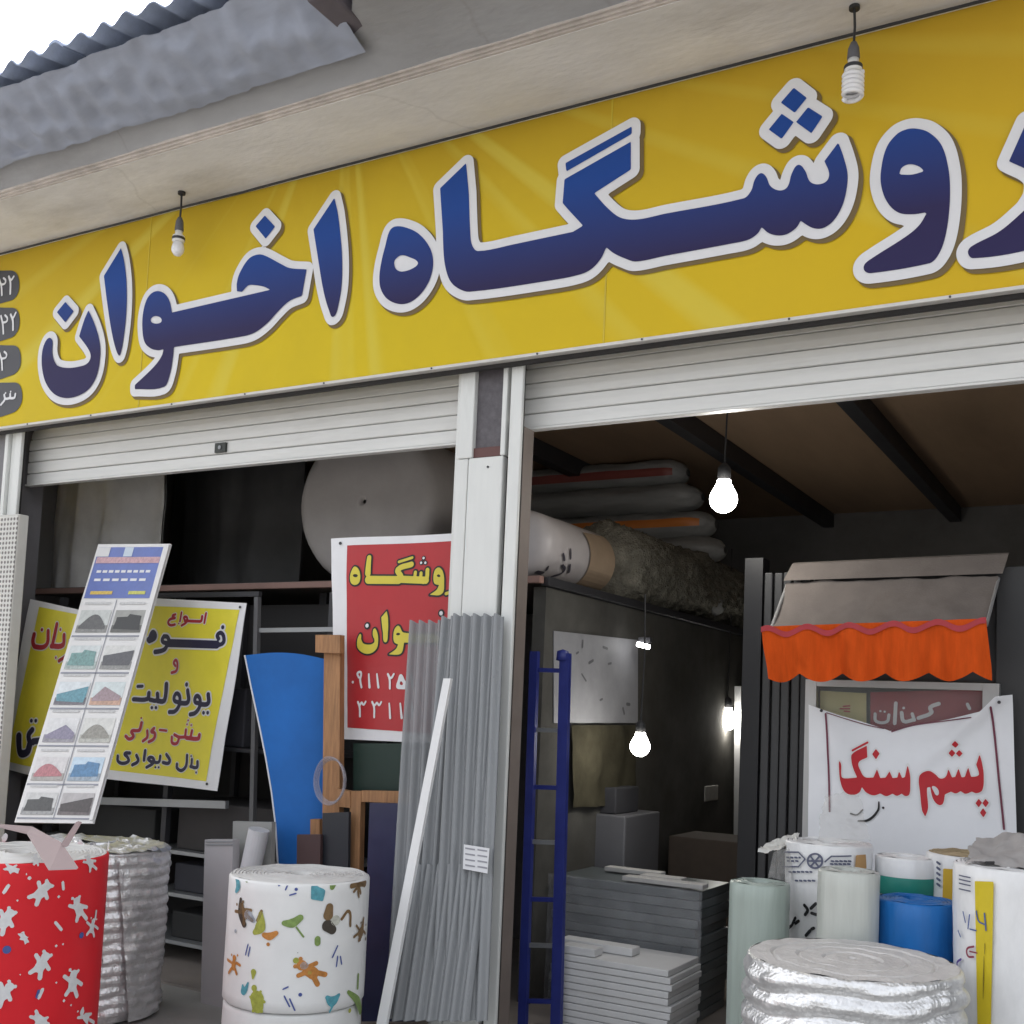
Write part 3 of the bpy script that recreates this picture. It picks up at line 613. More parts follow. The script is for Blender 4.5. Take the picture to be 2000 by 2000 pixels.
# tall sample board leaning on the foil roll
bl, br, tl_, tr_ = P(28, 1606, -.66), P(181, 1608, -.66), P(192, 1063, -.05), P(333, 1062, -.05)
S3 = Plane(bl, br-bl, tl_-bl)
sb = thing('sample_board', 'tall narrow sample board with blue header and small building photos, leaning', 'display board', bl)
cs = [(192, 1063), (333, 1062), (181, 1608), (28, 1606)]
def bp(u, v):
    (ax, ay), (bx, by), (cx_, cy_), (dx, dy) = cs
    return ((ax*(1-u)+bx*u)*(1-v)+(dx*(1-u)+cx_*u)*v, (ay*(1-u)+by*u)*(1-v)+(dy*(1-u)+cy_*u)*v)
BW = mat('board_white', (.68, .67, .66), .4, var=.05)
sheet_px('board', S3, cs, BW, sb, .012, 1, 1)
def bpatch(name, u0, u1, v0, v1, m, parent=None, h=.003): return patch(name, S3, [bp(u0, v0), bp(u1, v0), bp(u1, v1), bp(u0, v1)], m, parent or sb, h)
hd = bpatch('header', .03, .93, .012, .195, mat('header_blue', (.10, .15, .42), .4, var=.15, vs=12))
bpatch('header_stripe', .05, .92, .048, .07, mat('header_pink', (.50, .30, .33), .4, var=.35, vs=60), hd, .005)
bpatch('header_patch', .03, .2, .013, .046, mat('header_pale', (.60, .60, .60), .4, var=.1), hd, .005)
bpatch('header_patch', .40, .52, .013, .046, mat('header_ice', (.50, .58, .66), .4, var=.1), hd, .005)
for v, a, b_, k in ((.095, .10, .86, 9), (.125, .10, .84, 6)):
    for i in range(k): u = a+(b_-a)*i/k; bpatch('text_bar', u, u+(b_-a)/k*.72, v, v+.009, WHITEP, hd, .005)
bpatch('text_bar', .10, .40, .17, .182, mat('header_orange', (.60, .42, .08), .4, var=.3, vs=60), hd, .005); bpatch('text_bar', .62, .85, .17, .182, mat('header_lime', (.50, .50, .10), .4, var=.3, vs=60), hd, .005)
PHC = [((.50, .52, .50), (.10, .10, .10), (.22, .22, .21)), ((.30, .30, .28), (.02, .02, .02), (.10, .10, .09)), ((.56, .60, .60), (.15, .28, .27), (.36, .42, .40)), ((.58, .58, .56), (.08, .08, .09), (.24, .24, .23)), ((.62, .66, .68), (.10, .26, .32), (.14, .13, .15)), ((.56, .62, .62), (.30, .22, .24), (.48, .30, .22)), ((.64, .64, .64), (.22, .20, .28), (.28, .27, .30)), ((.60, .60, .57), (.26, .25, .22), (.42, .42, .38)), ((.60, .58, .58), (.42, .16, .18), (.34, .32, .30)), ((.48, .60, .70), (.08, .20, .36), (.30, .36, .42)), ((.55, .55, .54), (.06, .06, .06), (.30, .30, .30)), ((.42, .40, .40), (.06, .05, .05), (.14, .12, .12))]
LINE = mat('board_rule', (.25, .26, .30), .5)
for r_, (v0, v1) in enumerate(((.238, .318), (.365, .45), (.495, .578), (.625, .712), (.765, .85), (.893, .972))):
    for c_ in (0, 1):
        u0, u1 = ((.05, .46), (.52, .93))[c_]; ci = r_*2+c_; sky_, roof_, gnd_ = PHC[ci]; k = random.random()
        ph = bpatch('photo', u0, u1, v0, v1, mat('photo_sky_%d' % ci, sky_, .4, var=.18, vs=30))
        V = lambda t: v0+(v1-v0)*t
        U_ = lambda t: u0+(u1-u0)*t
        bpatch('photo_ground', u0, u1, V(.68), v1, mat('photo_ground_%d' % ci, gnd_, .4, var=.4, vs=45), ph, .004)
        arch = [[(U_(.06+.88*a/10), V(.74-(.42+.2*k)*math.sin(math.pi*(a/10)**(.7+.6*k)))) for a in range(11)],
                [(U_(.04), V(.72)), (U_(.35+.3*k), V(.2+.1*k)), (U_(.96), V(.62))], [(U_(.02), V(.35+.2*k)), (U_(.98), V(.2)), (U_(.98), V(.6))],
                [(U_(.1), V(.5)), (U_(.1), V(.32)), (U_(.45), V(.3)), (U_(.5), V(.18)), (U_(.9), V(.26)), (U_(.9), V(.5))]][(ci*3+r_) % 4]
        glyph('photo_roof', [poly((0, 0, 1), [bp(*q) for q in arch]+[bp(U_(.94), V(.8+.1*k)), bp(U_(.06), V(.84))])], S3, mat('photo_roof_%d' % ci, roof_, .4, var=.4, vs=60), ph, h=.005, g=.004)
        bpatch('caption', u0+.02, u1-.04, v0-.028, v0-.02, mat('caption_grey', (.5, .5, .5), .5, var=.2, vs=60), ph, .004)
    bpatch('rule', .02, .95, v1+.010, v1+.016, LINE)
bpatch('rule', .482, .492, .2, .99, LINE)
B().prism([S3.at(*S3.uv(*bp(.93, .005)), .004), S3.at(*S3.uv(*bp(1, .005)), .004), S3.at(*S3.uv(*bp(1, .99)), .004), S3.at(*S3.uv(*bp(.955, .99)), .004)], S3.n*.004).build('edge_strip', BW, sb)

# ------------------------------------------------------------------ red banner beside the pillar
RA, RB = (640, 1040, .15528), (640, 1250, .15528)
S4 = planeY(.14, wav(.010, 8))
rb_ = thing('banner', 'red banner with white border and yellow Persian lettering hanging beside the pillar', 'banner', S4.px(720, 1443))
sheet_px('backing', S4, [(647, 1052), (925, 1040), (925, 1455), (655, 1443)], PWHT, rb_, .004, 14, 14)
rd = patch('red_field', S4, [(681, 1066), (925, 1055), (925, 1438), (677, 1421)], PRED, rb_, .003, 12, 12)
words(S4, rd, INKY, [poly(RA, [(370,435,T),(420,470,T),(440,560,T),(420,640,T),(370,665,T),(325,640,T),(312,570,T),(335,480,T)], [(350,545,T),(385,530,T),(410,550,T),(380,570,T)]),
    stroke(RA,76,(545,320,60),(530,520,80)), stroke(RA,100,(535,600),(900,600)), stroke(RA,70,(900,610),(930,560),(890,470),(1050,400)), stroke(RA,34,(900,370),(1060,315)), stroke(RA,90,(930,590),(1230,600)), stroke(RA,44,(1100,500),(1090,590)), stroke(RA,44,(1170,510),(1165,590)), stroke(RA,56,(1250,470),(1240,580),(1200,620)),
    poly(RA, [(1400,440,T),(1450,500,T),(1465,620,T),(1440,770,T),(1280,785),(1370,720,T),(1400,660),(1340,640,T),(1325,560,T),(1345,470,T)], [(1370,540,T),(1395,525,T),(1415,550,T),(1390,560,T)]), stroke(RA,40,(1490,770),(1560,745),(1620,700))], INKB, .010)
words(S4, rd, INKW, [stroke(RA,34,(1200,320)), stroke(RA,34,(1170,380)), stroke(RA,34,(1222,380))], INKB, .006)
words(S4, rd, INKY, [poly(RA, [(605,1210,T),(640,1260,T),(650,1360,T),(630,1460,T),(560,1520,T),(470,1520,T),(395,1460,T),(385,1390,T),(405,1310,T),(435,1280,T),(440,1350,T),(470,1400,T),(560,1410,T),(605,1370,T),(585,1290,T)]),
    poly(RA, [(755,990),(772,1080,T),(772,1250,T),(740,1385,T),(710,1250,T),(690,1070)]), poly(RA, [(900,1175,T),(960,1260,T),(1400,1270),(1400,1390),(970,1385),(950,1500,T),(910,1535,T),(780,1535),(870,1470,T),(900,1410),(850,1380,T),(838,1300,T),(855,1210,T)], [(870,1280,T),(895,1262,T),(920,1280,T),(890,1295,T)])], INKB, .010)
words(S4, rd, INKW, [stroke(RA,50,(515,1175)), stroke(RA,54,(1425,1015))], INKB, .010)
for dg in ([stroke(RB,36,(322,530))], [stroke(RB,30,(400,470),(385,420),(430,410),(420,500),(435,595))], [stroke(RB,36,(530,430,24),(540,595))], [stroke(RB,36,(635,430,24),(655,595))],
    [stroke(RB,30,(775,430),(800,500),(805,610)), stroke(RB,28,(775,430),(815,480),(850,430))], [poly(RB, [(935,430,T),(985,500,T),(1020,600,T),(940,620,T),(885,600,T),(900,510,T)], [(940,520,T),(965,560,T),(930,560,T)])],
    [stroke(RB,30,(1060,440),(1080,590))], [stroke(RB,30,(385,780),(405,850),(405,960)), stroke(RB,26,(385,790),(410,815),(432,785),(455,815),(485,775))], [stroke(RB,30,(570,780),(595,850),(595,970)), stroke(RB,26,(570,790),(605,820),(632,790),(660,820),(690,780))],
    [stroke(RB,34,(795,800,24),(808,980))], [stroke(RB,34,(935,800,24),(955,980))], [stroke(RB,34,(1075,800,24),(1090,980))]):
    glyph('digit', dg, S4, INKW, rd, h=.007, g=.0035)
for q in ((668, 1062), (662, 1432)):
    p = S4.px(*q, .006); B().tube([p, p+Vector((0, -.004, 0))], .009, 10).build('eyelet', STEELD, rb_)

# ================================================================== goods standing in front of the first bay
# white perforated foam panel against the end pillar
def dotted(name, col, dark, sc, thr):
    M = mat(name, col, .7, var=.05); n, L, b = nodes_of(M); src = b.inputs['Base Color'].links[0].from_socket
    tc = n.new('ShaderNodeTexCoord'); vo = n.new('ShaderNodeTexVoronoi'); vo.inputs['Scale'].default_value = sc; vo.inputs['Randomness'].default_value = 0; L.new(tc.outputs['Object'], vo.inputs['Vector'])
    mr = n.new('ShaderNodeMapRange'); mr.inputs[1].default_value = thr; mr.inputs[2].default_value = thr+.12; mr.inputs[3].default_value = 1; mr.inputs[4].default_value = 0; L.new(vo.outputs['Distance'], mr.inputs[0])
    mx = n.new('ShaderNodeMixRGB'); mx.inputs[2].default_value = (*dark, 1); L.new(mr.outputs[0], mx.inputs[0]); L.new(src, mx.inputs[1]); L.new(mx.outputs[0], b.inputs['Base Color'])
    bp_ = n.new('ShaderNodeBump'); bp_.inputs['Strength'].default_value = .6; bp_.inputs['Distance'].default_value = .01; bp_.invert = True; L.new(mr.outputs[0], bp_.inputs['Height']); L.new(bp_.outputs[0], b.inputs['Normal']); return M
yf, yb = PX(37, 1010, -6.0).y, PX(57, 1012, -6.0).y; zt = PX(50, 1006, -6.0).z
pf = thing('foam_slab', 'white perforated foam slab standing upright at the end of the bay', 'foam slab', (-6.3, yf, 0))
B().box(-6.62, -6.0, yf, yb, .001, zt, .006).build('foam_block', mat('white_foam', (.60, .59, .55), .8, var=.08, dirt=.2), pf)
B().box(-6.61, -6.004, yf-.004, yf-.0005, .01, zt-.01).build('perforated_face', dotted('perforated', (.64, .63, .60), (.20, .19, .18), 34, .28), pf)

FOIL = mat('foil_bubble', (.82, .82, .82), .36, metal=.7, var=.14, vs=9, bump=0)
def bubble(M, sc=70, st=.5):
    n, L, b = nodes_of(M); tc = n.new('ShaderNodeTexCoord'); vo = n.new('ShaderNodeTexVoronoi'); vo.inputs['Scale'].default_value = sc; vo.inputs['Randomness'].default_value = .25; L.new(tc.outputs['Object'], vo.inputs['Vector'])
    ns = n.new('ShaderNodeTexNoise'); ns.inputs['Scale'].default_value = 14; ns.inputs['Detail'].default_value = 5; L.new(tc.outputs['Object'], ns.inputs['Vector'])
    ad = n.new('ShaderNodeMath'); ad.operation = 'MULTIPLY_ADD'; ad.inputs[1].default_value = 3.2; L.new(ns.outputs[0], ad.inputs[0]); vm = n.new('ShaderNodeMath'); vm.operation = 'MULTIPLY'; vm.inputs[1].default_value = .32; L.new(vo.outputs['Distance'], vm.inputs[0]); L.new(vm.outputs[0], ad.inputs[2])
    bp_ = n.new('ShaderNodeBump'); bp_.inputs['Strength'].default_value = st; bp_.inputs['Distance'].default_value = .012; L.new(ad.outputs[0], bp_.inputs['Height']); L.new(bp_.outputs[0], b.inputs['Normal'])
bubble(FOIL)
def place(xl, xr, ytop, Y):
    c = P((xl+xr)/2, ytop, Y); return c, (xr-xl)/2*mpp(c)
def roll(name, label, c, R, zt, zb, m, cat='roll', group=None, core=.045, ring=.016, body=None, topm=None, wob=.004, n=64, sag=0, lean=(0, 0)):
    """upright roll: smooth wrapped body plus a top of wound layers and a core hole"""
    t = thing(name, label, cat, (c.x, c.y, zb), group)
    nz = 14
    def fn(th, r, z):
        k = wob*fbm((math.cos(th)*1.5+c.x*7, math.sin(th)*1.5, z*3), 1.6); bl = body(th, z)*min(1, max(0, (zt-.004-z)/.035)) if body else 0
        return r+k+bl, z
    pr = [(R-.012, zb), (R, zb+.012)]+[(R, zb+.012+(zt-zb-.022)*i/nz) for i in range(1, nz)]+[(R, zt-.010), (R-.004, zt-.003), (R-.010, zt)]
    if body: pr = [(R-.012, zb), (R, zb+.012)]+[(R, zb+.012+(zt-zb-.022)*i/80) for i in range(1, 80)]+[(R, zt-.010), (R-.004, zt-.003), (R-.010, zt)]
    o = B().lathe(c, pr, n, fn).build('body', m, t, smooth=True)
    tp = []; r = R-.010
    while r > core+.02:
        tp += [(r, zt), (r-ring*.35, zt+.004*random.random()-.001), (r-ring*.8, zt+.003*random.random()), (r-ring*.9, zt-.008)]; r -= ring
    tp += [(core, zt), (core-.004, zt-.01), (core-.006, zt-.12), (0, zt-.12)]
    hh = .006
    B().lathe(c, tp, n, lambda th, r, z: (r+wob*fbm((math.cos(th), math.sin(th), 2), 1.5)*(r/R), z+hh*fbm((math.cos(th)*r*6, math.sin(th)*r*6, 4), 2)*(1 if r > core else 0))).build('wound_top', topm or m, t, smooth=False)
    return t, o
# silver bubble-foil roll behind the red roll
c, R = place(60, 326, 1650, -.74); zt = c.z
def foilbody(seed, amp=.012, per=.06):
    return lambda th, z: amp*(abs(math.sin(math.pi*(z+.03*math.sin(th*1.0+seed)+.01*math.sin(th*5))/per))**.6-.5)*1.3+.012*fbm((math.cos(th)*2+seed, math.sin(th)*2, z*6), 1.5)
ft, fo = roll('foil_roll', 'silver bubble-foil insulation roll standing behind the red patterned roll', c, R, zt, .013, FOIL, 'roll', 'silver insulation rolls', body=foilbody(2, .010, .052), wob=.004, n=96, ring=.03)
CF = Cyl((c.x, c.y), R+.004)
# loose overlapping end of the foil
S_ = [CF.uv(x, y) for x, y in ((226, 1690), (240, 1800), (262, 2000))]
u0 = S_[0][0]
fbd = foilbody(2, .010, .052)
def flap(u, v):
    z = zt-.012-(zt-.03)*v; a = u0+.10*v+(.34-.08*v)*u; p0 = CF.at(a, z); th = math.atan2(p0.y-CF.c.y, p0.x-CF.c.x)
    return CF.at(a, z, max(-.004, fbd(th, z)*min(1, max(0, (zt-.004-z)/.035)))+.012+.022*(1-u)**2)
B().grid(flap, 26, 90).build('loose_end', FOIL, ft, smooth=True)
def crumple(name, label, corners, amp, m, cat, sc=6, n=40, seed=0, origin=None, fold=.0, parent=None):
    a, b_, c_, d_ = [Vector(q) for q in corners]; nn = (b_-a).cross(d_-a).normalized()
    def fn(u, v):
        p = (a*(1-u)+b_*u)*(1-v)+(d_*(1-u)+c_*u)*v; p = p+(b_-a)*.06*fbm((v*3, seed, 5), 1)*(abs(u-.5)*2)+(d_-a)*.10*fbm((u*3, seed, 8), 1)*v; return p+nn*amp*(fbm((u*1.6+seed, v*1.6, seed), 1)+.35*abs(fbm((u*4, v*4+seed, 2), 1)))
    g_ = B().grid(fn, n, n)
    if parent: return g_.build(name, m, parent, smooth=False)
    return one(name, g_, m, label, cat, origin or tuple((a+b_+c_+d_)/4), smooth=True)
k0 = Vector((c.x, c.y, zt+.014))
def foiltop(u, v):
    a = u*2*math.pi; r = R*(.25+.78*v); return Vector((c.x+r*math.cos(a), c.y+r*math.sin(a), zt+.006+.03*max(0, fbm((math.cos(a)*2*v, math.sin(a)*2*v, 1), 2.4))+.012*math.sin(v*9+a*2)-.03*max(0, v-.9)*10*.6))
B().grid(foiltop, 60, 14).build('folded_top', FOIL, ft, smooth=False)

# red roll with white motifs
RED = mat('red_vinyl', (.72, .02, .03), .45, spec=.25, var=.06, vs=5, bump=.02, bs=8); CREAM = mat('roll_core_white', (.66, .65, .63), .6, var=.06)
c, R = place(-130, 204, 1664, -1.58); zr = c.z
rt, ro = roll('vinyl_roll', 'bright red printed vinyl roll with white blob motifs, standing upright', c, R, zr, .001, RED, 'roll', 'printed vinyl rolls', topm=CREAM, wob=.0012)
CR = Cyl((c.x, c.y), R); RD = (0, 1500, .258799)
def teddy(cr, x, y, k, a):
    """plain little bear silhouette: head, ears, body, four limbs"""
    ca, sa = math.cos(a), math.sin(a); q = lambda u, v: (x+(u*ca-v*sa)*k, y+(u*sa+v*ca)*k); w = lambda d: d*k
    return [stroke(cr, w(62), q(0, -58)), stroke(cr, w(26), q(-28, -86)), stroke(cr, w(26), q(28, -86)), stroke(cr, w(72), q(0, -5), q(0, 25)), stroke(cr, w(28), q(-25, -15), q(-62, -38)), stroke(cr, w(28), q(25, -15), q(60, 5)), stroke(cr, w(32), q(-18, 45), q(-38, 85)), stroke(cr, w(32), q(18, 45), q(36, 88))]
mot = [teddy(RD, 310, 935, 1.05, .75), teddy(RD, 590, 1060, 1.0, -.25), teddy(RD, 40, 1150, 1.1, .6), teddy(RD, 310, 1480, 1.1, .5), teddy(RD, 545, 1620, 1.1, .1), teddy(RD, 30, 1700, 1.1, .7), teddy(RD, 675, 715, .7, -.4), teddy(RD, 90, 760, .6, 1.9), teddy(RD, 300, 1900, .8, 2.3), teddy(RD, 690, 1200, .75, .2), teddy(RD, 640, 1880, .8, -.6), teddy(RD, 270, 690, .5, 0), teddy(RD, 180, 1280, .5, 2.6),
 [stroke(RD,30,(222,830)), stroke(RD,18,(200,800))], [stroke(RD,26,(440,970))], [stroke(RD,22,(470,860),(475,915))], [stroke(RD,26,(30,940),(65,885))], [stroke(RD,24,(415,1165),(460,1220))], [stroke(RD,26,(478,1755))], [stroke(RD,20,(530,1790))], [stroke(RD,26,(290,1735),(318,1670))], [stroke(RD,24,(720,1080),(712,1140))], [stroke(RD,24,(420,1342))], [stroke(RD,20,(130,1000))], [stroke(RD,20,(470,1330))], [stroke(RD,18,(150,1560))], [stroke(RD,20,(420,1620))]]
bluem = [[stroke(RD,62,(52,1370))], [stroke(RD,48,(610,1262))], [stroke(RD,22,(290,1680),(275,1730))]]
MBL = mat('motif_blue', (.06, .09, .30), .45); MWH = mat('motif_white', (.70, .70, .71), .45, var=.12, vs=40)
def shiftu(U, du): return [('s', np.array([(a+du, b, r) for a, b, r in p[1]])) if p[0] == 's' else ('p', [l+np.array([du, 0]) for l in p[1]]) for p in U]
for k in range(-1, 3):
    du = k*R*1.57
    for mo, mm in [(q, MWH) for q in mot]+[(q, MBL) for q in bluem]:
        glyph('motif', None, CR, mm, ro, h=.004, g=.007 if k == 0 else .012, uvp=shiftu(to_uv(mo, CR), du))
# folded pinkish card lying over the red roll
PKC = mat('pink_card', (.27, .20, .20), .7, var=.1)
cd_ = thing('price_card', 'folded dusty pink card with stick handle on top of the red roll', 'card', P(90, 1640, -1.660))
q = lambda x, y, Y: P(x, y, Y)
b = B(); b.prism([q(52, 1628, -1.660), q(118, 1650, -1.880), q(150, 1698, -2.020), q(95, 1700, -2.010)], (.0, .006, .006)); b.build('card', PKC, cd_)
B().prism([q(-20, 1612, -1.610), q(60, 1618, -1.630), q(118, 1650, -1.879), q(52, 1629, -1.665)], (0, .006, .008)).build('card_flap', PKC, cd_)
B().prism([q(148, 1606, -1.760), q(155, 1608, -1.760), q(128, 1655, -1.900), q(118, 1650, -1.900)], (0, .012, .004)).build('stick', PKC, cd_)

# white roll with small colourful motifs, on a second roll
TW = mat('white_vinyl', (.80, .80, .79), .4, var=.05, vs=6, bump=.015, bs=8)
c, R = place(452, 722, 1706, -.75); zp = c.z; zlow = P(585, 1998, -.75-R).z
pt, po = roll('vinyl_roll', 'white printed vinyl roll with small coloured animal and leaf motifs', c, R, zp, zlow, TW, 'roll', 'printed vinyl rolls', topm=CREAM, wob=.0012)
pt2, po2 = roll('vinyl_roll', 'plain white vinyl roll lying under the roll with coloured motifs', c+Vector((-.01, .01, 0)), R*1.0-.006, zlow-.006, .001, TW, 'roll', 'printed vinyl rolls', topm=CREAM)
CT = Cyl((c.x, c.y), R); TP = (400, 1500, .258799)
ink = {k: mat('motif_'+k, v, .45, var=.35, vs=45) for k, v in dict(teal=(.09, .33, .40), green=(.20, .30, .08), brown=(.20, .12, .05), orange=(.50, .20, .04), lime=(.36, .38, .06), dark=(.05, .04, .03), grey=(.34, .37, .42), blue=(.35, .42, .52), pale=(.55, .55, .48)).items()}
pm = [('teal', [poly(TP, [(800,990),(805,880,T),(825,852,T),(850,890,T),(905,920,T),(905,950),(890,1005)])]), ('green', [stroke(TP,60,(960,900,40),(975,850,70),(1010,830,40))]), ('brown', [stroke(TP,70,(1105,890,40),(1160,855,90),(1205,870,50)), stroke(TP,30,(1155,930),(1160,975,16))]),
 ('teal', [stroke(TP,50,(240,800,40),(255,890,60),(240,930,30))]), ('green', [stroke(TP,50,(310,790),(345,800),(320,850,30))]), ('lime', [stroke(TP,60,(410,800),(440,830,80),(475,805,40))]), ('dark', [stroke(TP,46,(275,990,30),(270,1090,50),(300,1180,50))]), ('grey', [stroke(TP,60,(330,1110,80),(370,1150,40))]),
 ('lime', [stroke(TP,70,(425,1100,40),(420,1200,90),(380,1240,40))]), ('brown', [stroke(TP,26,(430,1080),(400,1150))]), ('orange', [stroke(TP,40,(450,1260),(490,1270,60),(540,1245,36)), stroke(TP,30,(480,1330))]), ('green', [stroke(TP,50,(600,1170,40),(660,1170,70),(720,1130,50))]), ('green', [stroke(TP,14,(690,1200),(745,1275))]), ('green', [stroke(TP,46,(850,1290),(850,1320))]),
 ('brown', [stroke(TP,60,(940,1050,60),(930,1110,80))]), ('dark', [stroke(TP,80,(925,1190,90),(960,1220,70))]), ('pale', [stroke(TP,60,(985,1150,80))]), ('brown', [stroke(TP,24,(1030,1140),(1085,1080),(1095,1190))]), ('brown', [stroke(TP,36,(1195,1130,20),(1180,1240,60),(1160,1300,30)), stroke(TP,26,(1210,1290))]),
 ('orange', teddy(TP, 790, 1530, 1.25, -.95)), ('lime', [stroke(TP,46,(688,1452)), stroke(TP,30,(790,1545))]), ('dark', [stroke(TP,12,(700,1395))]), ('orange', teddy(TP, 222, 1480, .8, .1)), ('brown', teddy(TP, 1160, 880, .7, .2)), ('brown', teddy(TP, 1170, 1230, .7, .4)), ('lime', teddy(TP, 400, 1760, .85, 0)), ('brown', teddy(TP, 300, 1090, .9, -.4)),
 ('blue', [stroke(TP,12,(560,890),(600,830)), stroke(TP,12,(610,920),(635,860)), stroke(TP,26,(690,915)), stroke(TP,12,(640,960),(690,945)), stroke(TP,10,(540,850),(560,880))]), ('blue', [stroke(TP,12,(310,1410),(330,1330)), stroke(TP,12,(330,1420),(345,1350))]), ('blue', [stroke(TP,12,(960,1430),(1000,1340)), stroke(TP,12,(990,1500),(1000,1420)), stroke(TP,12,(1030,1480),(1020,1420))]),
 ('lime', [stroke(TP,100,(395,1740,120),(400,1800,100)), stroke(TP,50,(375,1660)), stroke(TP,36,(370,1540,50),(365,1590,14))]), ('teal', [stroke(TP,40,(290,1640,20),(295,1690,50),(330,1620,16))]), ('teal', [stroke(TP,60,(920,1730,30),(960,1760,80),(1010,1710,24)), stroke(TP,16,(960,1800),(940,1840))]), ('green', [stroke(TP,46,(1080,1690,30),(1150,1760,70),(1170,1830,60)), stroke(TP,26,(1155,1560),(1150,1660))]), ('blue', [stroke(TP,12,(600,1720),(640,1800)), stroke(TP,12,(640,1740),(680,1830)), stroke(TP,30,(720,1710)), stroke(TP,12,(590,1670),(630,1650))]), ('grey', [stroke(TP,30,(235,1230)), stroke(TP,22,(750,1490,60))]), ('lime', [stroke(TP,36,(1090,1830))])]
for k in range(2):
    for ck, pr in pm: glyph('motif', None, CT, ink[ck], po, h=.003, g=.005 if k == 0 else .009, uvp=shiftu(to_uv(pr, CT), k*R*math.pi), vmax=zp-.006)

# flat boards between the rolls
def board_px(name, label, quad, Y, th, m, cat='panel', lean=0, group=None):
    """quad TL,TR,BR,BL in pixels; bottom stands lean metres nearer than Y"""
    tl, tr, br, bl_ = quad; f_ = [P(*tl, Y), P(*tr, Y), P(*br, Y-lean), P(*bl_, Y-lean)]
    b = B().prism(f_, (0, th, 0)); return one(name, b, m, label, cat, tuple((f_[2]+f_[3])/2), group)
LG = mat('light_grey_laminate', (.40, .38, .39), .5, var=.07, vs=3)
wp = thing('ribbed_panel', 'light grey ribbed wall panel standing beside the white printed roll', 'panel', P(420, 1985, -.28))
B().prism([P(400, 1640, -.28), P(455, 1640, -.28), P(449, 1985, -.28), P(391, 1985, -.28)], (0, .05, 0)).build('panel_face', LG, wp)
for yy in (1644, 1650): bar_px(B(), (401, yy), (454, yy), -.286, .006, .004).build('rib', STEEL, wp)
board_px('board', 'taller grey board behind the light grey panel', [(455, 1604), (531, 1606), (522, 1990), (446, 1985)], -.14, .03, mat('grey_board', (.30, .30, .29), .5, var=.1))
c1 = P(506, 1620, -.22); c2 = P(489, 1700, -.22)
one('tube', B().tube([c1, c1+(c2-c1)*1.0, c1+(c2-c1)*4.2], .055, 24), mat('white_tube', (.60, .60, .62), .4), 'white plastic tube leaning between grey board and blue sheet', 'tube', tuple(c1+(c2-c1)*4.2), smooth=False)
# curved blue sheet
BLS = mat('blue_sheet', (.02, .14, .46), .5, spec=.2, var=.14, vs=3, dirt=.15, bump=.05, bs=5)
L_ = [(479, 1280), (492, 1345), (507, 1415), (520, 1480), (531, 1545), (539, 1610), (544, 1690), (549, 1800), (553, 1990)]
Rr = [(645, 1290), (646, 1345), (645, 1415), (643, 1480), (642, 1545), (640, 1610), (638, 1690), (636, 1800), (632, 1990)]
def bsh(u, v):
    k = v*(len(L_)-1); i = min(int(k), len(L_)-2); t = k-i
    a = Vector((*L_[i], 0))*(1-t)+Vector((*L_[i+1], 0))*t; b = Vector((*Rr[i], 0))*(1-t)+Vector((*Rr[i+1], 0))*t; q = a*(1-u)+b*u
    return P(q.x, q.y-10*math.sin(u*math.pi)*(1-v), .14-.10*v+.10*u*u)
bs_ = thing('plastic_sheet', 'tall curved bright blue plastic sheet standing beside timber', 'sheet', tuple(bsh(.5, 1)))
bb = B().grid(bsh, 16, 32); bb.grid(lambda u, v: bsh(1-u, v)+Vector((0, .006, 0)), 16, 32); bb.build('sheet', BLS, bs_, smooth=True)
B().tube([bsh(0, v/24)+Vector((-.003, 0, 0)) for v in range(25)], .0055, 6).build('edge', WHITEP, bs_, smooth=True)
# timber
WOOD = mat('pine_timber', (.36, .185, .085), .7, var=.4, vs=7, stretch=(7, 7, .6), dirt=.5, bump=.2, bs=20)
tf = thing('timber_frame', 'rough pine timber frame standing under the red banner', 'timber', P(650, 1985, .0))
def plank(px, Y, name='plank', d=.04): B().prism([P(x, y, Y) for x, y in px], (0, d, 0)).build(name, WOOD, tf)
plank([(633, 1240), (664, 1240), (661, 1985), (626, 1985)], .02, 'post')
plank([(616, 1240), (664, 1240), (664, 1276), (616, 1274)], -.02, 'cross_piece')
plank([(684, 1545), (705, 1545), (694, 1985), (672, 1985)], .0, 'post')
plank([(706, 1544), (800, 1546), (800, 1569), (706, 1566)], .0, 'cross_piece')
plank([(606, 1600), (624, 1600), (622, 1985), (604, 1985)], .08, 'post')
plank([(655, 1540), (684, 1546), (684, 1578), (655, 1575)], -.005, 'cross_piece')
hz = thing('hose', 'coil of clear plastic hose hanging on the pine timber', 'hose', P(645, 1525, -.05))
cc = P(645, 1525, -.05)
for k in range(3):
    B().tube([cc+Vector((.10*math.cos(a/28*2*math.pi)*(1-.04*k), .012*k-.01, .125*math.sin(a/28*2*math.pi)*(1-.05*k))) for a in range(29)], .006, 6).build('coil', mat('clear_hose', (.40, .38, .42), .2, alpha=.35, var=.1), hz, smooth=True)
board_px('board', 'matte black board leaning on the pine timber', [(630, 1588), (681, 1586), (676, 1990), (624, 1990)], -.06, .02, mat('black_board', (.022, .025, .032), .5))
board_px('board', 'dark brown board standing before the blue sheet', [(580, 1630), (626, 1630), (622, 1990), (576, 1990)], -.09, .02, mat('brown_board', (.065, .035, .035), .5))
board_px('board', 'dark navy plastic-wrapped board beside the corrugated sheets', [(722, 1568), (830, 1570), (815, 1995), (706, 1995)], -.12, .03, mat('navy_board', (.022, .027, .075), .3, var=.2))
board_px('board', 'dark green sheet behind the pine cross piece', [(690, 1452), (800, 1452), (800, 1560), (690, 1560)], .12, .02, mat('green_board', (.007, .028, .02), .5))

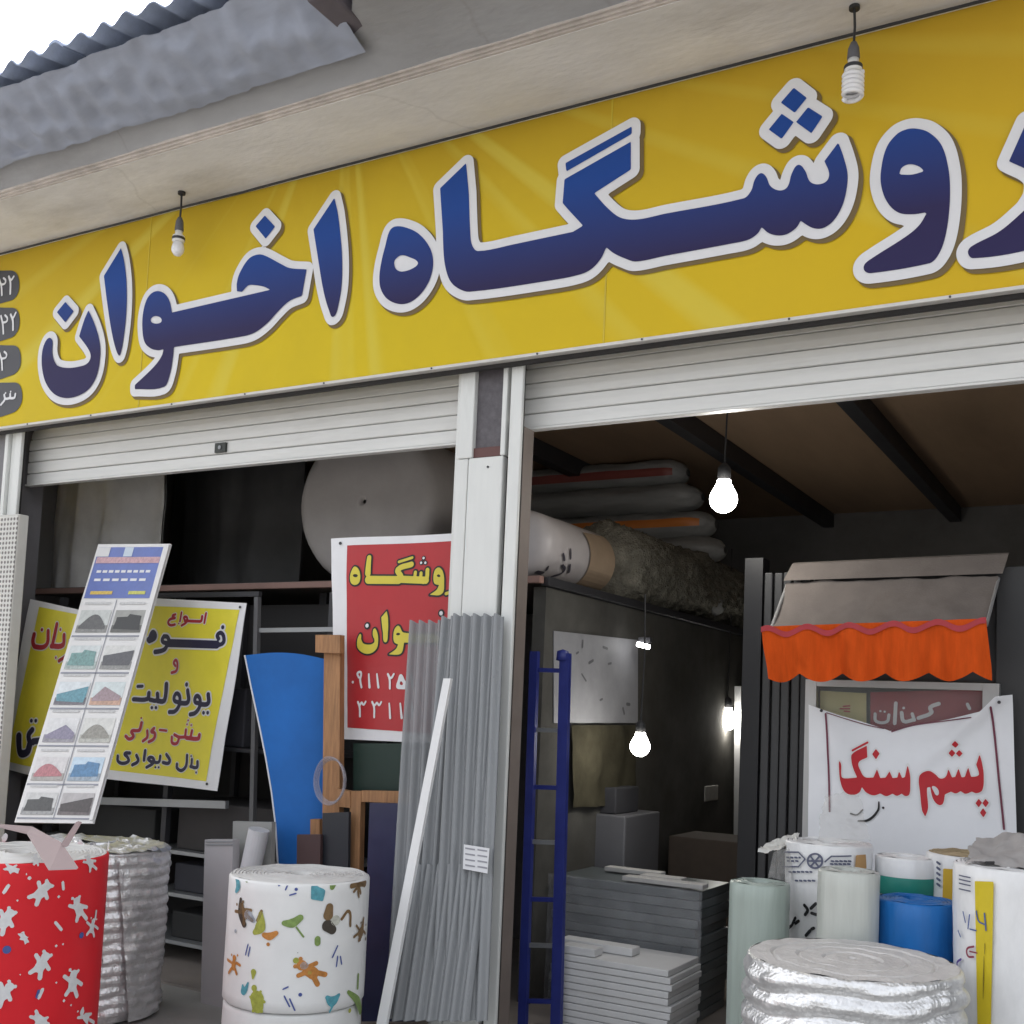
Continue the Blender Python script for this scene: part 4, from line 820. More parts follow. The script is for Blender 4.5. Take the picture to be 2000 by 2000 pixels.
# stack of translucent corrugated sheets leaning on the pillar
PCS = mat('corrugated_plastic', (.30, .31, .32), .25, var=.06, alpha=.72, stretch=(1, 1, .1), vs=8)
PCO = mat('corrugated_plastic_core', (.25, .26, .27), .25, var=.06, stretch=(1, 1, .1), vs=8)
def csheet(label, x0t, x1t, x0b, x1b, yt, yb_, Yt, Yb, m, per=.058, amp=.015):
    a, b2, c2, d2 = P(x0t, yt, Yt), P(x1t, yt, Yt), P(x1b, yb_, Yb), P(x0b, yb_, Yb); W = (b2-a).length
    def fn(u, v): p = (a*(1-u)+b2*u)*(1-v)+(d2*(1-u)+c2*u)*v; return p+Vector((0, -amp*math.sin(2*math.pi*u*W/per)-.004*math.sin(u*5+v*3), .008*math.sin(2*math.pi*u*W/per)*(1-v)))
    n = int(W/per*10); bb = B().grid(fn, n, 12); bb.grid(lambda u, v: fn(1-u, v)+Vector((0, .003, 0)), n, 12); bb.grid(lambda u, v: fn(u, 0)+Vector((0, .003*v, 0)), n, 1)
    t = thing('corrugated_sheet', label, 'sheet', tuple((c2+d2)/2), 'corrugated plastic sheets leaning on the pillar'); bb.build('sheet', m, t, smooth=True); return t
csheet('translucent grey corrugated sheet leaning partly over the red banner', 800, 930, 752, 912, 1214, 1990, -.10, -.36, PCS)
csheet('opaque grey corrugated sheet in the middle of the leaning sheets', 862, 975, 800, 925, 1206, 1990, -.115, -.385, PCO)
cs_ = csheet('opaque grey corrugated sheet with small paper label against the white pillar', 885, 981, 840, 950, 1201, 1994, -.13, -.41, PCO)
csheet('short grey corrugated sheet at the foot of the leaning sheets', 815, 950, 765, 915, 1690, 1994, -.30, -.43, PCO)
CSl = Plane(P(905, 1650, -.33), P(956, 1655, -.33)-P(905, 1650, -.33), P(905, 1700, -.345)-P(905, 1650, -.33))
lb = patch('paper_label', CSl, [(906, 1649), (956, 1657), (952, 1706), (904, 1697)], WHITEP, cs_, .0)
for i in range(4):
    for j in range(2): patch('printed_line', CSl, [(909+j*24, 1655+i*11+j*3), (928+j*24, 1658+i*11+j*3), (928+j*24, 1661+i*11+j*3), (909+j*24, 1658+i*11+j*3)], mat('label_grey', (.3, .3, .33), .6), lb, .002)
bt = [P(866, 1325, -.36), P(880, 1325, -.36), P(752, 2010, -.56), P(733, 2010, -.56)]
one('batten', B().prism(bt, (0, .02, 0)), mat('white_batten', (.78, .78, .78), .4, var=.03), 'white plastic batten leaning in front of the corrugated sheets', 'batten', tuple((bt[2]+bt[3])/2))

# ================================================================== second bay: ladder
LBL = mat('ladder_blue', (.02, .03, .19), .45, var=.2, vs=8)
ld = thing('ladder', 'dark blue metal ladder standing inside beside the pillar', 'ladder', P(1058, 1990, .36))
def lbar(p, q, w, nm, Y=.36, d=.03): bar_px(B(), p, q, Y, w, d).build(nm, LBL, ld)
lbar((1042, 1272), (1018, 2010), .045, 'rail'); lbar((1102, 1276), (1084, 2010), .055, 'rail')
B().lathe((P(1099, 1285, .375).x, .375), [(0, P(1099, 1268, .375).z), (.03, P(1099, 1272, .375).z), (.035, P(1099, 1290, .375).z), (.0, P(1099, 1292, .375).z)], 16).build('rail_cap', LBL, ld, smooth=True)
for k, y in enumerate((1308, 1425, 1537, 1644, 1756, 1846, 1955)):
    x0 = 1041-24*(y-1272)/738; x1 = 1101-18*(y-1276)/734; m_ = LBL if k % 2 == 0 else STEEL
    bar_px(B(), (x0, y), (x1, y+2), .375, .022, .02).build('rung', m_, ld)
# goods on the loft edge
WRAP = mat('white_wrap', (.44, .41, .41), .4, var=.1, vs=5)
Ya, Yb_ = .78, PX(1185, 1100, -3.05).y; Yc = PX(1470, 1180, -3.05).y
rl = hroll('wrapped_roll', 'white plastic-wrapped wool roll with dark print on the loft edge', (-3.2, Ya, 2.386+.2), (-3.2, Yb_, 2.386+.2), .2, WRAP)
rl['label'] = 'white plastic-wrapped wool roll lying on the loft edge beside the pillar'
RS = Plane((-3.0, 0, 0), (0, 1, 0), (0, 0, 1), lambda u, v: math.sqrt(max(0, .2**2-(v-2.586)**2))-.2+.008); RC = (900, 700, .310559)
for pts in ([(470,1300),(500,1350),(540,1365)], [(560,1340),(600,1350)], [(660,1300),(690,1340),(660,1370)], [(640,1390),(700,1440)], [(700,1300),(720,1345)], [(590,1310),(600,1330)], [(680,1200),(690,1260)], [(640,1230),(660,1270)]): glyph('printed_mark', [stroke(RC,18,*pts)], RS, mat('ink_dim', (.05, .045, .06), .6), rl, h=.004, g=.01)
glyph('tan_band', [poly(RC, [(800,1090),(960,1120),(960,1470),(815,1470)])], RS, mat('tan_band', (.30, .22, .15), .8, var=.2), rl, h=.004, g=.02)
WOOL = mat('mineral_wool', (.19, .18, .15), 1.0, var=.45, vs=14, bump=1.0, bs=70, spec=.05)
def woolp(u, v):
    a = 2*math.pi*u; y = Yb_+.05+(Yc-Yb_)*v*1.05; p = Vector((math.cos(a), y*1.6, math.sin(a))); r = .29*(1+.16*fbm(p, 1.2)+.07*fbm(p*4, 2)+.05*fbm(p*11, 2))*(math.sin(min(1, v*9)*math.pi/2))*(math.sin(min(1, (1-v)*9)*math.pi/2))
    return Vector((-3.22+r*math.cos(a), y, max(2.387, 2.387+.24+r*math.sin(a))))
one('mineral_wool', B().grid(woolp, 110, 150), WOOL, 'shaggy brown-grey mineral wool blanket rolled up on the loft edge', 'insulation', (-3.22, (Yb_+Yc)/2, 2.387), smooth=True)
PK = mat('pack_film', (.24, .24, .235), .45, var=.25, vs=5, bump=.5, bs=12, stretch=(.4, 2, 2)); OR = mat('pack_orange', (.55, .17, .03), .5, var=.1); RD_ = mat('pack_maroon', (.22, .05, .04), .5)
labs = ['bulging grey film-wrapped roll at the bottom of the loft pile', 'plain film-wrapped roll second from the bottom of the loft pile', 'plain film-wrapped roll just under the orange-striped one in the loft pile', 'film-wrapped roll with orange stripe in the loft pile behind the mineral wool', 'plain film-wrapped roll between the orange-striped and maroon-striped rolls', 'film-wrapped roll with maroon stripe, topmost of the loft pile']
Rk = .118; zc_ = [2.388+Rk+.215*k for k in range(6)]
for k in range(6):
    x0, x1 = -5.2, -2.92-.10*(k % 2)-.05*k*(k > 3); yk = 3.55+.05*(k % 2); t = thing('wrapped_roll', labs[k], 'roll', ((x0+x1)/2, yk, zc_[k]-Rk), 'film-wrapped rolls piled on the loft')
    def pk(u, v):
        a = 2*math.pi*u; x = x0+(x1-x0)*v; e = min(1, (1-v)*14, v*14)**.45; rr_ = Rk*(.25+.75*e)*(1+.10*fbm((x*2.5, math.cos(a)+k*3, math.sin(a)), 1.4)); return Vector((x, yk+1.5*rr_*math.cos(a), zc_[k]+rr_*math.sin(a)*.97))
    B().grid(pk, 36, 60).build('wrap', PK, t, smooth=True)
    if k in (3, 5):
        def stp(u, v): p = pk(.5+.09*(u-.5)+.02*(k == 5), .03+.93*v); c_ = Vector((p.x, yk, zc_[k])); return p+(p-c_).normalized()*.006
        B().grid(stp, 4, 60).build('stripe', OR if k == 3 else RD_, t, smooth=True)
# lit bulbs
def bulb(label, px, py, Y, R, power, ztop=None):
    p = P(px, py, Y) if Y is not None else PX(px, py, -2.62); t = thing('light_bulb', label, 'bulb', tuple(p), 'lit bulbs inside the shop')
    gl = mat('bulb_lit', (1, 1, 1), .3, emit=(1, .97, .9), es=14, var=0)
    pr = [(0, p.z-R)]+[(R*math.sin(a), p.z-R*math.cos(a)) for a in [i*math.pi/16 for i in range(1, 12)]]+[(R*.52, p.z+R*1.15), (R*.48, p.z+R*1.4), (0, p.z+R*1.4)]
    B().lathe(p, pr, 28).build('glass', gl, t, smooth=True)
    B().lathe(p, [(0, p.z+R*1.401), (R*.5, p.z+R*1.401), (R*.46, p.z+R*2.3), (R*.2, p.z+R*2.6), (0, p.z+R*2.6)], 20).build('socket', BLACK, t, smooth=True)
    B().tube([(p.x, p.y, p.z+R*2.6), (p.x+.01, p.y, (p.z+R*2.6+(ztop or 3.719))/2), (p.x, p.y, ztop or 3.719)], .005, 6).build('cord', BLACK, t)
    l = bpy.data.lights.new('bulb_light', 'POINT'); l.energy = power; l.color = (1, .95, .86); l.shadow_soft_size = R; lo = bpy.data.objects.new('bulb_light', l); COL.objects.link(lo); lo.location = (0, 0, -R*1.4); lo.parent = t
bulb('large lit round bulb hanging before the piled insulation packs', 1413, 975, .75, .072, 1.6)
bulb('lit round bulb hanging deep inside near the pale notice', 1250, 1458, None, .058, .35, 2.33)
bulb('lit bulb beside the bright aluminium post at the back', 1420, 1408, 3.9, .075, .8, 3.0)
ap = thing('aluminium_post', 'slim bright aluminium post standing by a lit bulb', 'post', P(1440, 1800, 4.1))
bar_px(B(), (1441, 1340), (1438, 1900), 4.05, .055, .04).build('profile', ALU, ap); ap.location = ap.location
# notice on the partition
def px_quad(X, pts): return [PX(x, y, X) for x, y in pts]
nq = px_quad(-2.992, [(1082, 1232), (1246, 1250), (1246, 1412), (1082, 1412)])
nt_ = thing('notice', 'large pale grey notice sheet on the partition behind the ladder', 'notice', tuple(nq[3]))
B().prism(nq, (-.005, 0, 0)).build('paper', mat('notice_paper', (.29, .29, .305), .6, var=.12, vs=8), nt_)
NS = Plane(nq[3], nq[2]-nq[3], nq[0]-nq[3])
for k in range(9):
    x, y = random.uniform(1120, 1225), random.uniform(1260, 1395); glyph('smudge', [stroke((0, 0, 1), random.uniform(3, 7), (x, y), (x+random.uniform(-9, 9), y+random.uniform(-14, 6)))], NS, mat('notice_ink', (.12, .12, .13), .6), nt_, h=.003, g=.008)
# low cabinet, wrapped sheet stack and white foam sheets
cq = [P(1085, 1582, 1.55), P(1222, 1590, 1.55)]
one('cabinet', B().box(cq[0].x, cq[1].x, 1.55, 2.1, .013, cq[0].z, .01), mat('cabinet_grey', (.12, .12, .13), .5, var=.1), 'low dark grey cabinet behind the wrapped sheet stack', 'cabinet', ((cq[0].x+cq[1].x)/2, 1.8, .013))
a, b2 = P(1080, 1705, .95), P(1392, 1712, .95); ws = thing('wrapped_stack', 'tall stack of dark sheets wrapped in clear plastic film', 'stack', ((a.x+b2.x)/2, 1.3, .013))
DK = mat('dark_sheet', (.10, .115, .12), .3, var=.25, vs=9); DK2 = mat('dark_sheet_edge', (.14, .155, .16), .35, var=.25, vs=9)
nl = 14; hz_ = (a.z-.02)/nl
for k in range(nl):
    j = random.uniform(-.012, .012); B().box(a.x+j, b2.x-.08+j, .95+abs(j), 1.45, .014+hz_*k, .014+hz_*(k+1)-.004, .003).build('sheet', DK if k % 2 else DK2, ws)
def filmp(u, v): x = a.x-.02+(b2.x-.03-a.x)*u; return Vector((x, .935-.015*fbm((x*4, v*5, 1), 2), .02+(a.z-.02)*v))
B().grid(filmp, 40, 30).build('plastic_film', mat('clear_film', (.5, .5, .52), .12, alpha=.26, var=.3, bump=.9, bs=7), ws, smooth=True)
for lab, (x0, x1, y0, y1) in zip(('longest pale offcut board lying on the wrapped stack', 'short pale offcut board in the middle of the wrapped stack', 'pale offcut board at the back of the wrapped stack'), ((1215, 1385, .97, 1.06), (1250, 1330, 1.1, 1.2), (1180, 1290, 1.25, 1.33))):
    xa_, xb_ = P(x0, 1700, y0).x, min(P(x1, 1700, y0).x, b2.x-.06); one('offcut_board', B().box(xa_, xb_, y0, y1, a.z+.002, a.z+.027, .004), mat('pale_board', (.42, .41, .40), .6, var=.12), lab, 'board', ((xa_+xb_)/2, (y0+y1)/2, a.z+.002), 'offcut boards on the wrapped stack')
a, b2 = P(1090, 1846, .45), P(1308, 1870, .45)
FW = mat('white_foam_sheet', (.62, .62, .62), .7, var=.06)
zt_ = a.z-.03; nl = int(zt_/.034)
for k in range(nl):
    j = random.uniform(-.012, .012); one('foam_sheet', B().box(-2.66+j, b2.x+j, .45+abs(j), .88, .014+.034*k, .014+.034*k+.031, .004), FW, 'white foam sheet lying flat in the low pile behind the ladder', 'foam sheet', ((b2.x-2.66)/2, .66, .014+.034*k), 'white foam sheets piled behind the ladder')
for lab, (x0, x1, y, Y) in zip(('long white foam strip on top of the foam sheet pile', 'short white foam strip at the front of the foam sheet pile'), ((1093, 1235, 1852, .62), (1093, 1160, 1893, .47))):
    p_, q_ = P(x0, y, Y), P(x1, y, Y); one('foam_strip', B().box(p_.x, q_.x, Y, Y+.10, .014+.034*nl, .014+.034*nl+.04, .004), FW, lab, 'foam strip', ((p_.x+q_.x)/2, Y, .014+.034*nl))
# shelf line deep inside
sh = thing('wall_shelf', 'thin shelf with a pale front edge at the back of the shop', 'shelf', P(1290, 1560, 3.4)); p_, q_ = P(1195, 1553, 3.4), P(1365, 1565, 3.4)
B().box(p_.x, q_.x, 3.4, 3.8, p_.z-.03, p_.z).build('board', mat('shelf_board', (.4, .4, .4), .4), sh); B().box(p_.x+.05, p_.x+.08, 3.41, 3.8, .012, p_.z-.031).build('bracket', STEELD, sh); B().box(q_.x-.08, q_.x-.05, 3.41, 3.8, .012, p_.z-.031).build('bracket', STEELD, sh)

# ================================================================== booth with window, awning and cloth banner
YB = 1.15
bo = thing('office_booth', 'dark booth with aluminium-framed window inside the second bay', 'booth', (-.7, YB, 0))
xl_, x1_, x2_, xr_ = P(1482, 1500, YB).x, P(1577, 1500, YB).x, P(1943, 1500, YB).x, 1.6
zt_ = P(1700, 1330, YB).z
WD = mat('booth_panel', (.04, .04, .042), .5, var=.15)
B().box(xl_-.10, xl_, YB-.02, YB+.10, .013, 2.5).build('corner_post', mat('black_post', (.006, .006, .008), .5), bo)
n = 5
for k in range(n):
    xa_ = xl_+(x1_-xl_)*k/n; B().box(xa_+.004, xl_+(x1_-xl_)*(k+1)/n-.004, YB+.012*(k % 2), YB+.06, .013, 2.42, .006).build('wall_panel', WD, bo)
B().box(x1_, xr_, YB+.07, YB+.12, zt_+.01, P(1700, 1110, YB).z).build('wall_panel', WD, bo); B().box(x2_, xr_, YB+.02, YB+.069, .013, 2.42).build('wall_panel', WD, bo); B().box(x1_, x2_, YB+.03, YB+.07, .013, .8).build('wall_panel', WD, bo)
wf = B(); fw = .045
wf.box(x1_-.012, x1_+fw, YB-.03, YB+.02, .8, zt_); wf.box(x2_-fw-.01, x2_+.02, YB-.03, YB+.02, .8, zt_); wf.box(x1_+fw+.001, x2_-fw-.011, YB-.028, YB+.018, zt_-.035, zt_); wf.box(x1_+fw+.001, x2_-fw-.011, YB-.028, YB+.018, .8, .85)
wfo = wf.build('window_frame', ALU, bo)
B().box(x1_+fw+.002, x2_-fw-.012, YB+.003, YB+.007, .85, zt_-.036).build('pane', mat('booth_glass', (.6, .65, .65), .05, alpha=.12, var=0), wfo)
WB = (1600, 1330, .20704)
S5 = planeY(YB+.04)
pp = thing('poster', 'small cream poster taped behind the booth window', 'poster', S5.px(1645, 1480)); sheet_px('paper', S5, [(1602, 1349), (1692, 1354), (1692, 1480), (1602, 1480)], mat('cream_paper', (.52, .47, .22), .6), pp, .003, 1, 1)
words(S5, pp, INKR, [stroke(WB,14,(230,240),(290,235)), stroke(WB,14,(200,262),(290,262)), stroke(WB,14,(240,285),(290,290))])
pp2 = thing('poster', 'dark red poster with white Persian lettering behind the booth window', 'poster', S5.px(1820, 1480)); sheet_px('paper', S5, [(1700, 1352), (1926, 1346), (1926, 1480), (1700, 1480)], mat('maroon_paper', (.30, .018, .03), .5), pp2, .003, 1, 1)
words(S5, pp2, INKW, [stroke(WB,28,(530,310),(540,380),(640,385),(660,320)), stroke(WB,22,(580,285)), stroke(WB,22,(620,290)), stroke(WB,34,(725,210),(715,400)), stroke(WB,34,(780,300),(800,380),(880,370)), stroke(WB,26,(800,255)), stroke(WB,30,(880,310),(900,370)), stroke(WB,36,(1130,215),(1050,250),(1060,300),(940,350)), stroke(WB,30,(1400,220),(1420,260))])
# awning: box cover, sloping cloth, scalloped orange valance
aw = thing('awning', 'small awning with grey-beige cloth and scalloped orange valance over the booth window', 'awning', P(1720, 1215, YB))
CLO = mat('awning_cloth', (.19, .165, .15), .9, var=.14, vs=5, bump=.15, bs=120, dirt=.3, spec=.1); ORV = mat('awning_orange', (.62, .085, .012), .9, var=.2, vs=4, stretch=(6, 1, 1), dirt=.2, spec=.08, bump=.15, bs=100); RTR = mat('awning_red_trim', (.42, .04, .05), .7)
ya, yb2, yc = YB-.02, YB-.09, YB-.42
tc_ = [P(1547, 1102, ya), P(1970, 1082, ya), P(1958, 1120, yb2), P(1530, 1134, yb2)]
B().prism(tc_, (0, .03, .012)).build('top_cover', CLO, aw)
tA, tB, bA, bB = P(1536, 1138, yb2+.02), P(1950, 1124, yb2+.02), P(1500, 1236, yc), P(1926, 1216, yc)
def awc(u, v): p = (tA*(1-u)+tB*u)*(1-v)+(bA*(1-u)+bB*u)*v; return p+Vector((0, 0, -.035*math.sin(v*math.pi)*(1+.4*math.sin(u*7))+.010*fbm((u*6, v*2, 3), 1.3)+.004*math.sin(u*40)*v))
bb = B().grid(awc, 60, 10); bb.grid(lambda u, v: awc(1-u, v)+Vector((0, .004, -.006)), 60, 10); bb.build('cloth', CLO, aw, smooth=True)
va, vb, vc, vd = P(1487, 1224, yc-.01), P(1926, 1208, yc-.01), P(1937, 1312, yc+.01), P(1500, 1316, yc+.01)
def val(u, v):
    sc_ = abs(math.sin(u*math.pi*5.2+.6)); p = (va*(1-u)+vb*u)*(1-v)+(vd*(1-u)+vc*u)*v
    return p+Vector((.006*fbm((u*9, v, 1), 1), (.02*math.sin(u*26)+.018*fbm((u*8, v*1.5, 6), 1))*(.2+v), -.042*sc_*v))
bb = B().grid(val, 120, 10); bb.grid(lambda u, v: val(1-u, v)+Vector((0, .004, 0)), 120, 10); bb.build('valance', ORV, aw, smooth=True)
def trim(u, v):
    s_ = math.sin(u*math.pi*10.4+.6); return val(u, 0)+Vector((0, -.006, -.012+.018*s_-.028*v))
B().grid(trim, 120, 2).build('red_trim', RTR, aw, smooth=True)
for q0, q1 in ((tA, bA), (tB, bB)): B().tube([q0+Vector((0, .01, -.012)), q1+Vector((0, .01, -.012))], .008, 8).build('arm', ALU, aw)
# cloth banner with red words
_s = planeY(YB-.10); _fa, _fb = _s.uv(1918, 1385), _s.uv(1760, 1530)
def bdisp(u, v):
    ex, ey = _fb[0]-_fa[0], _fb[1]-_fa[1]; L2 = ex*ex+ey*ey; t = ((u-_fa[0])*ex+(v-_fa[1])*ey)/L2; d = ((u-_fa[0])*ey-(v-_fa[1])*ex)/math.sqrt(L2)
    return .012*math.sin(u*9+v*4)+.018*fbm((u*1.2, v*1.2, 4), 1.4)+.035*math.exp(-(d/.045)**2)*max(0, 1-max(0, t))*(1 if t > -.3 else 0)
S6 = planeY(YB-.10, bdisp)
CLB = mat('banner_cloth', (.82, .83, .86), .6, var=.04, vs=4)
bn = thing('banner', 'white cloth banner with large red Persian words, sagging over the booth window', 'banner', S6.px(1780, 1700))
topx = [1578, 1600, 1640, 1680, 1730, 1742, 1790, 1850, 1915, 1945, 1978]; topy = [1376, 1384, 1397, 1408, 1424, 1429, 1416, 1405, 1390, 1361, 1357]
def bnp(u, v):
    xt = 1578+400*u; yt = float(np.interp(xt, topx, topy)); xb = 1580+408*u; x = xt*(1-v)+xb*v; y = yt*(1-v)+1760*v
    uv_ = S6.uv(x, y); return S6.at(uv_[0], uv_[1])
bb = B().grid(bnp, 100, 80); bb.grid(lambda u, v: bnp(1-u, v)+Vector((0, .004, 0)), 50, 40); bb.build('cloth', CLB, bn, smooth=True)
def bwords(pr, ink, **k): return words(S6, bn, ink, pr, h=.007, g=.004, **k)
ROSE = mat('ink_crimson', (.50, .015, .025), .6, var=.1)
bwords([poly(WB, [(200,760,T),(212,900,T),(240,918,T),(365,910),(330,830,T),(312,760,T),(318,690,T),(460,610),(465,720),(380,770,T),(400,850,T),(440,905,T),(520,910),(555,830),(585,915),(635,910),(672,850),(700,915),(745,910),(760,850),(790,915),(815,905),(840,790),(862,880,T),(865,980,T),(855,1070,T),(820,1085,T),(785,1062),(740,1082,T),(700,1062),(640,1085,T),(585,1060),(520,1078,T),(450,1050,T),(410,1000),(385,1050,T),(320,1075,T),(250,1050,T),(210,980,T),(190,860,T)]), poly(WB, [(312,650),(470,568),(480,585),(318,668)]), poly(WB, [(545,640),(580,685),(545,740),(510,690)])], ROSE, outline=INKW, r=.008)
bwords([poly(WB, [(1510,690),(1535,780,T),(1550,900,T),(1535,1030,T),(1480,1060,T),(1435,1045),(1375,1065,T),(1330,1040),(1285,1062,T),(1240,1045),(1185,1070),(1165,1160,T),(1130,1170,T),(1085,1130,T),(1060,1060,T),(1050,1000),(1020,1010,T),(1030,1200,T),(1005,1280),(975,1220,T),(955,1050,T),(943,940,T),(960,880,T),(1035,848,T),(1095,880,T),(1140,920,T),(1190,905,T),(1215,830),(1250,910),(1280,905),(1310,825),(1340,910),(1370,905),(1402,815),(1430,905),(1480,900,T),(1505,880,T),(1478,790)], [(1070,990,T),(1125,1030,T),(1115,1080,T),(1080,1040,T)]), poly(WB, [(1283,565),(1315,600),(1285,632),(1250,600)]), poly(WB, [(1250,645),(1282,680),(1250,718),(1218,682)]), poly(WB, [(1318,650),(1350,685),(1318,718),(1286,684)]), poly(WB, [(1500,1112),(1530,1150),(1500,1195),(1468,1155)]), poly(WB, [(1563,1112),(1595,1150),(1565,1195),(1534,1155)]), poly(WB, [(1540,1200),(1572,1245),(1545,1290),(1510,1245)])], ROSE, outline=INKW, r=.008)
BORD = mat('ink_maroon', (.16, .03, .06), .6)
bwords([stroke(WB,18,(62,310),(80,600),(90,900),(100,1230))], BORD); bwords([stroke(WB,20,(1625,250),(1665,620),(1700,1000),(1740,1400))], BORD); bwords([stroke(WB,9,(70,300),(300,370),(480,420),(620,450)), stroke(WB,11,(690,480),(880,420),(1160,380),(1440,345))], BORD)
bwords([stroke(WB,14,(570,1140),(560,1220,20),(470,1310,24),(370,1320,14)), stroke(WB,16,(300,1250),(360,1262),(415,1215)), stroke(WB,24,(610,1195))], INKB)
for q in ((1605, 1388), (1953, 1372)):
    p = S6.px(*q, .012); B().tube([p, p+Vector((0, -.004, 0))], .008, 10).build('eyelet', STEELD, bn)

# ================================================================== rolls in front of the second bay
GRP = 'insulation rolls standing in the second bay'
c, R = place(1463, 1866, 1872, -.6)
roll('foil_roll', 'large squat silver foil insulation roll with bulging layers', c, R, c.z, .001, FOIL, 'roll', 'silver insulation rolls', body=foilbody(5, .022, .078), wob=.003, n=120, ring=.09, core=.012, topm=mat('foil_top', (.66, .64, .62), .6, metal=.2, var=.1, vs=12, bump=.3, bs=60))
PGR = mat('greygreen_wrap', (.36, .42, .38), .3, var=.14, vs=3, stretch=(5, 5, .4), bump=.3, bs=4); PAL = mat('pale_wrap', (.52, .54, .50), .3, var=.14, vs=3, stretch=(5, 5, .4), bump=.3, bs=4); WHW = mat('white_wrap_clean', (.80, .80, .80), .32, var=.10, vs=5, bump=.3, bs=7, stretch=(2, 2, .7))
BLW = mat('blue_wrap', (.01, .16, .50), .38, var=.12, vs=4, bump=.25, bs=6, stretch=(3, 3, .6)); TAN = mat('tan_wool', (.42, .33, .2), .9, var=.25, vs=20)
c, R = place(1426, 1542, 1722, -.02); roll('insulation_roll', 'slim grey-green plastic-wrapped roll standing behind the foil roll', c, R, c.z, .013, PGR, group=GRP)
c, R = place(1600, 1716, 1699, -.10); roll('insulation_roll', 'pale translucent wrapped roll between the blue roll and the printed roll', c, R, c.z, .013, PAL, group=GRP)
c, R = place(1714, 1866, 1756, .06); roll('insulation_roll', 'plain bright blue roll standing before the green-banded roll', c, R, c.z, .013, BLW, group=GRP)
c, R = place(1712, 1826, 1672, .42); gt_, go_ = roll('insulation_roll', 'white roll with a green band behind the blue roll', c, R, c.z, .013, WHW, group=GRP)
z1, z2 = P(1770, 1716, .42-R).z, P(1770, 1752, .42-R).z
B().lathe(c, [(R+.006, z2), (R+.008, z2+.004), (R+.008, z1-.004), (R+.006, z1)], 48).build('green_band', mat('green_band', (.01, .22, .17), .45), go_, smooth=True)
c, R = place(1538, 1702, 1644, .32); prt, pro = roll('insulation_roll', 'white roll printed with a dark round logo and ruled lines', c, R, c.z, .013, WHW, group=GRP, wob=.007)
CP = Cyl((c.x, c.y), R+.004); BR = (1400, 1600, .310559); INKG = mat('ink_slate', (.10, .11, .17), .6, var=.2)
glyph('logo', [stroke(BR,12,*[(620+45*math.cos(a), 262+45*math.sin(a)) for a in [k*math.pi/8 for k in range(17)]]), stroke(BR,11,(595,235),(640,295)), stroke(BR,11,(645,235),(600,290)), stroke(BR,10,(575,262),(665,262))], CP, INKG, pro, h=.006, g=.004)
for a_ in ([(420,207),(520,207),(560,250),(520,298),(430,300)], [(840,230),(720,232),(680,268)], [(700,298),(840,298)]): glyph('printed_rule', [stroke(BR,9,p0,p1) for p0, p1 in zip(a_[:-1], a_[1:])], CP, INKG, pro, h=.006, g=.004)
for x0, x1, y in ((445, 530, 240), (450, 525, 262), (720, 840, 262), (715, 835, 280), (460, 600, 330), (500, 620, 385)):
    x = x0
    while x < x1: glyph('text_mark', [stroke(BR,12,(x, y), (min(x+14, x1), y+2))], CP, INKG, pro, h=.006, g=.004); x += 26
for pts in ([(555,540),(575,570),(560,600)], [(595,560),(625,530)], [(500,620),(480,665)], [(455,690),(475,670)], [(590,700),(565,730)], [(600,590),(630,600)], [(520,640),(500,655)], [(600,690),(612,684)]): glyph('text_mark', [stroke(BR,20,*pts)], CP, INKB, pro, h=.006, g=.004)
glyph('tan_patch', [poly(BR, [(870,225),(930,220),(935,310),(865,310)])], CP, mat('tan_patch', (.52, .30, .12), .6), pro, h=.006, g=.005)
c, R = place(1815, 1990, 1668, .5); yt2, yo2 = roll('insulation_roll', 'white roll with orange-yellow label behind the yellow-striped roll', c, R, c.z, .013, WHW, group=GRP, topm=TAN)
CY2 = Cyl((c.x, c.y), R+.004); glyph('orange_label', [poly(BR, [(1428,310),(1520,315),(1512,760),(1420,760)])], CY2, mat('orange_label', (.58, .36, .02), .5), yo2, h=.005, g=.006)
for k in range(5): glyph('text_mark', [stroke(BR,16,(1392,270+34*k),(1408,282+34*k))], CY2, INKG, yo2, h=.006, g=.004)
c, R = place(1872, 2110, 1690, -.12); yt1, yo1 = roll('insulation_roll', 'white roll with broad yellow stripe and small dark print', c, R, c.z, .013, WHW, group=GRP, wob=.006)
CY = Cyl((c.x, c.y), R+.004)
glyph('yellow_stripe', [poly(BR, [(1628,388),(1745,393),(1722,1600),(1650,1600)])], CY, mat('yellow_stripe', (.62, .48, .01), .45), yo1, h=.005, g=.007)
glyph('black_mark', [poly(BR, [(1690,264),(1752,264),(1752,285),(1690,285)])], CY, INKB, yo1, h=.006, g=.005)
INKBL = mat('ink_blue', (.06, .10, .28), .6, var=.2)
for k, y in enumerate((360, 385, 410, 445)): glyph('printed_rule', [stroke(BR,9,(1532, y-8), (1602, y+8))], CY, INKG, yo1, h=.006, g=.004)
for pts in ([(1640,575),(1655,640),(1690,660)], [(1560,580),(1575,650)], [(1600,600),(1590,690)], [(1690,590),(1700,700)], [(1530,700),(1545,740)], [(1600,690),(1640,700)]): glyph('scribble', [stroke(BR,10,*pts)], CY, INKBL, yo1, h=.008, g=.004)
glyph('emblem', [stroke(BR,13,(1625,800),(1585,815),(1590,860),(1625,865)), stroke(BR,10,(1600,830),(1645,840))], CY, mat('ink_wine', (.25, .03, .06), .6), yo1, h=.008, g=.004)
glyph('scribble', [stroke(BR,14,(1545,880),(1520,905),(1525,950),(1505,940))], CY, mat('ink_violet', (.10, .06, .28), .6), yo1, h=.006, g=.004)
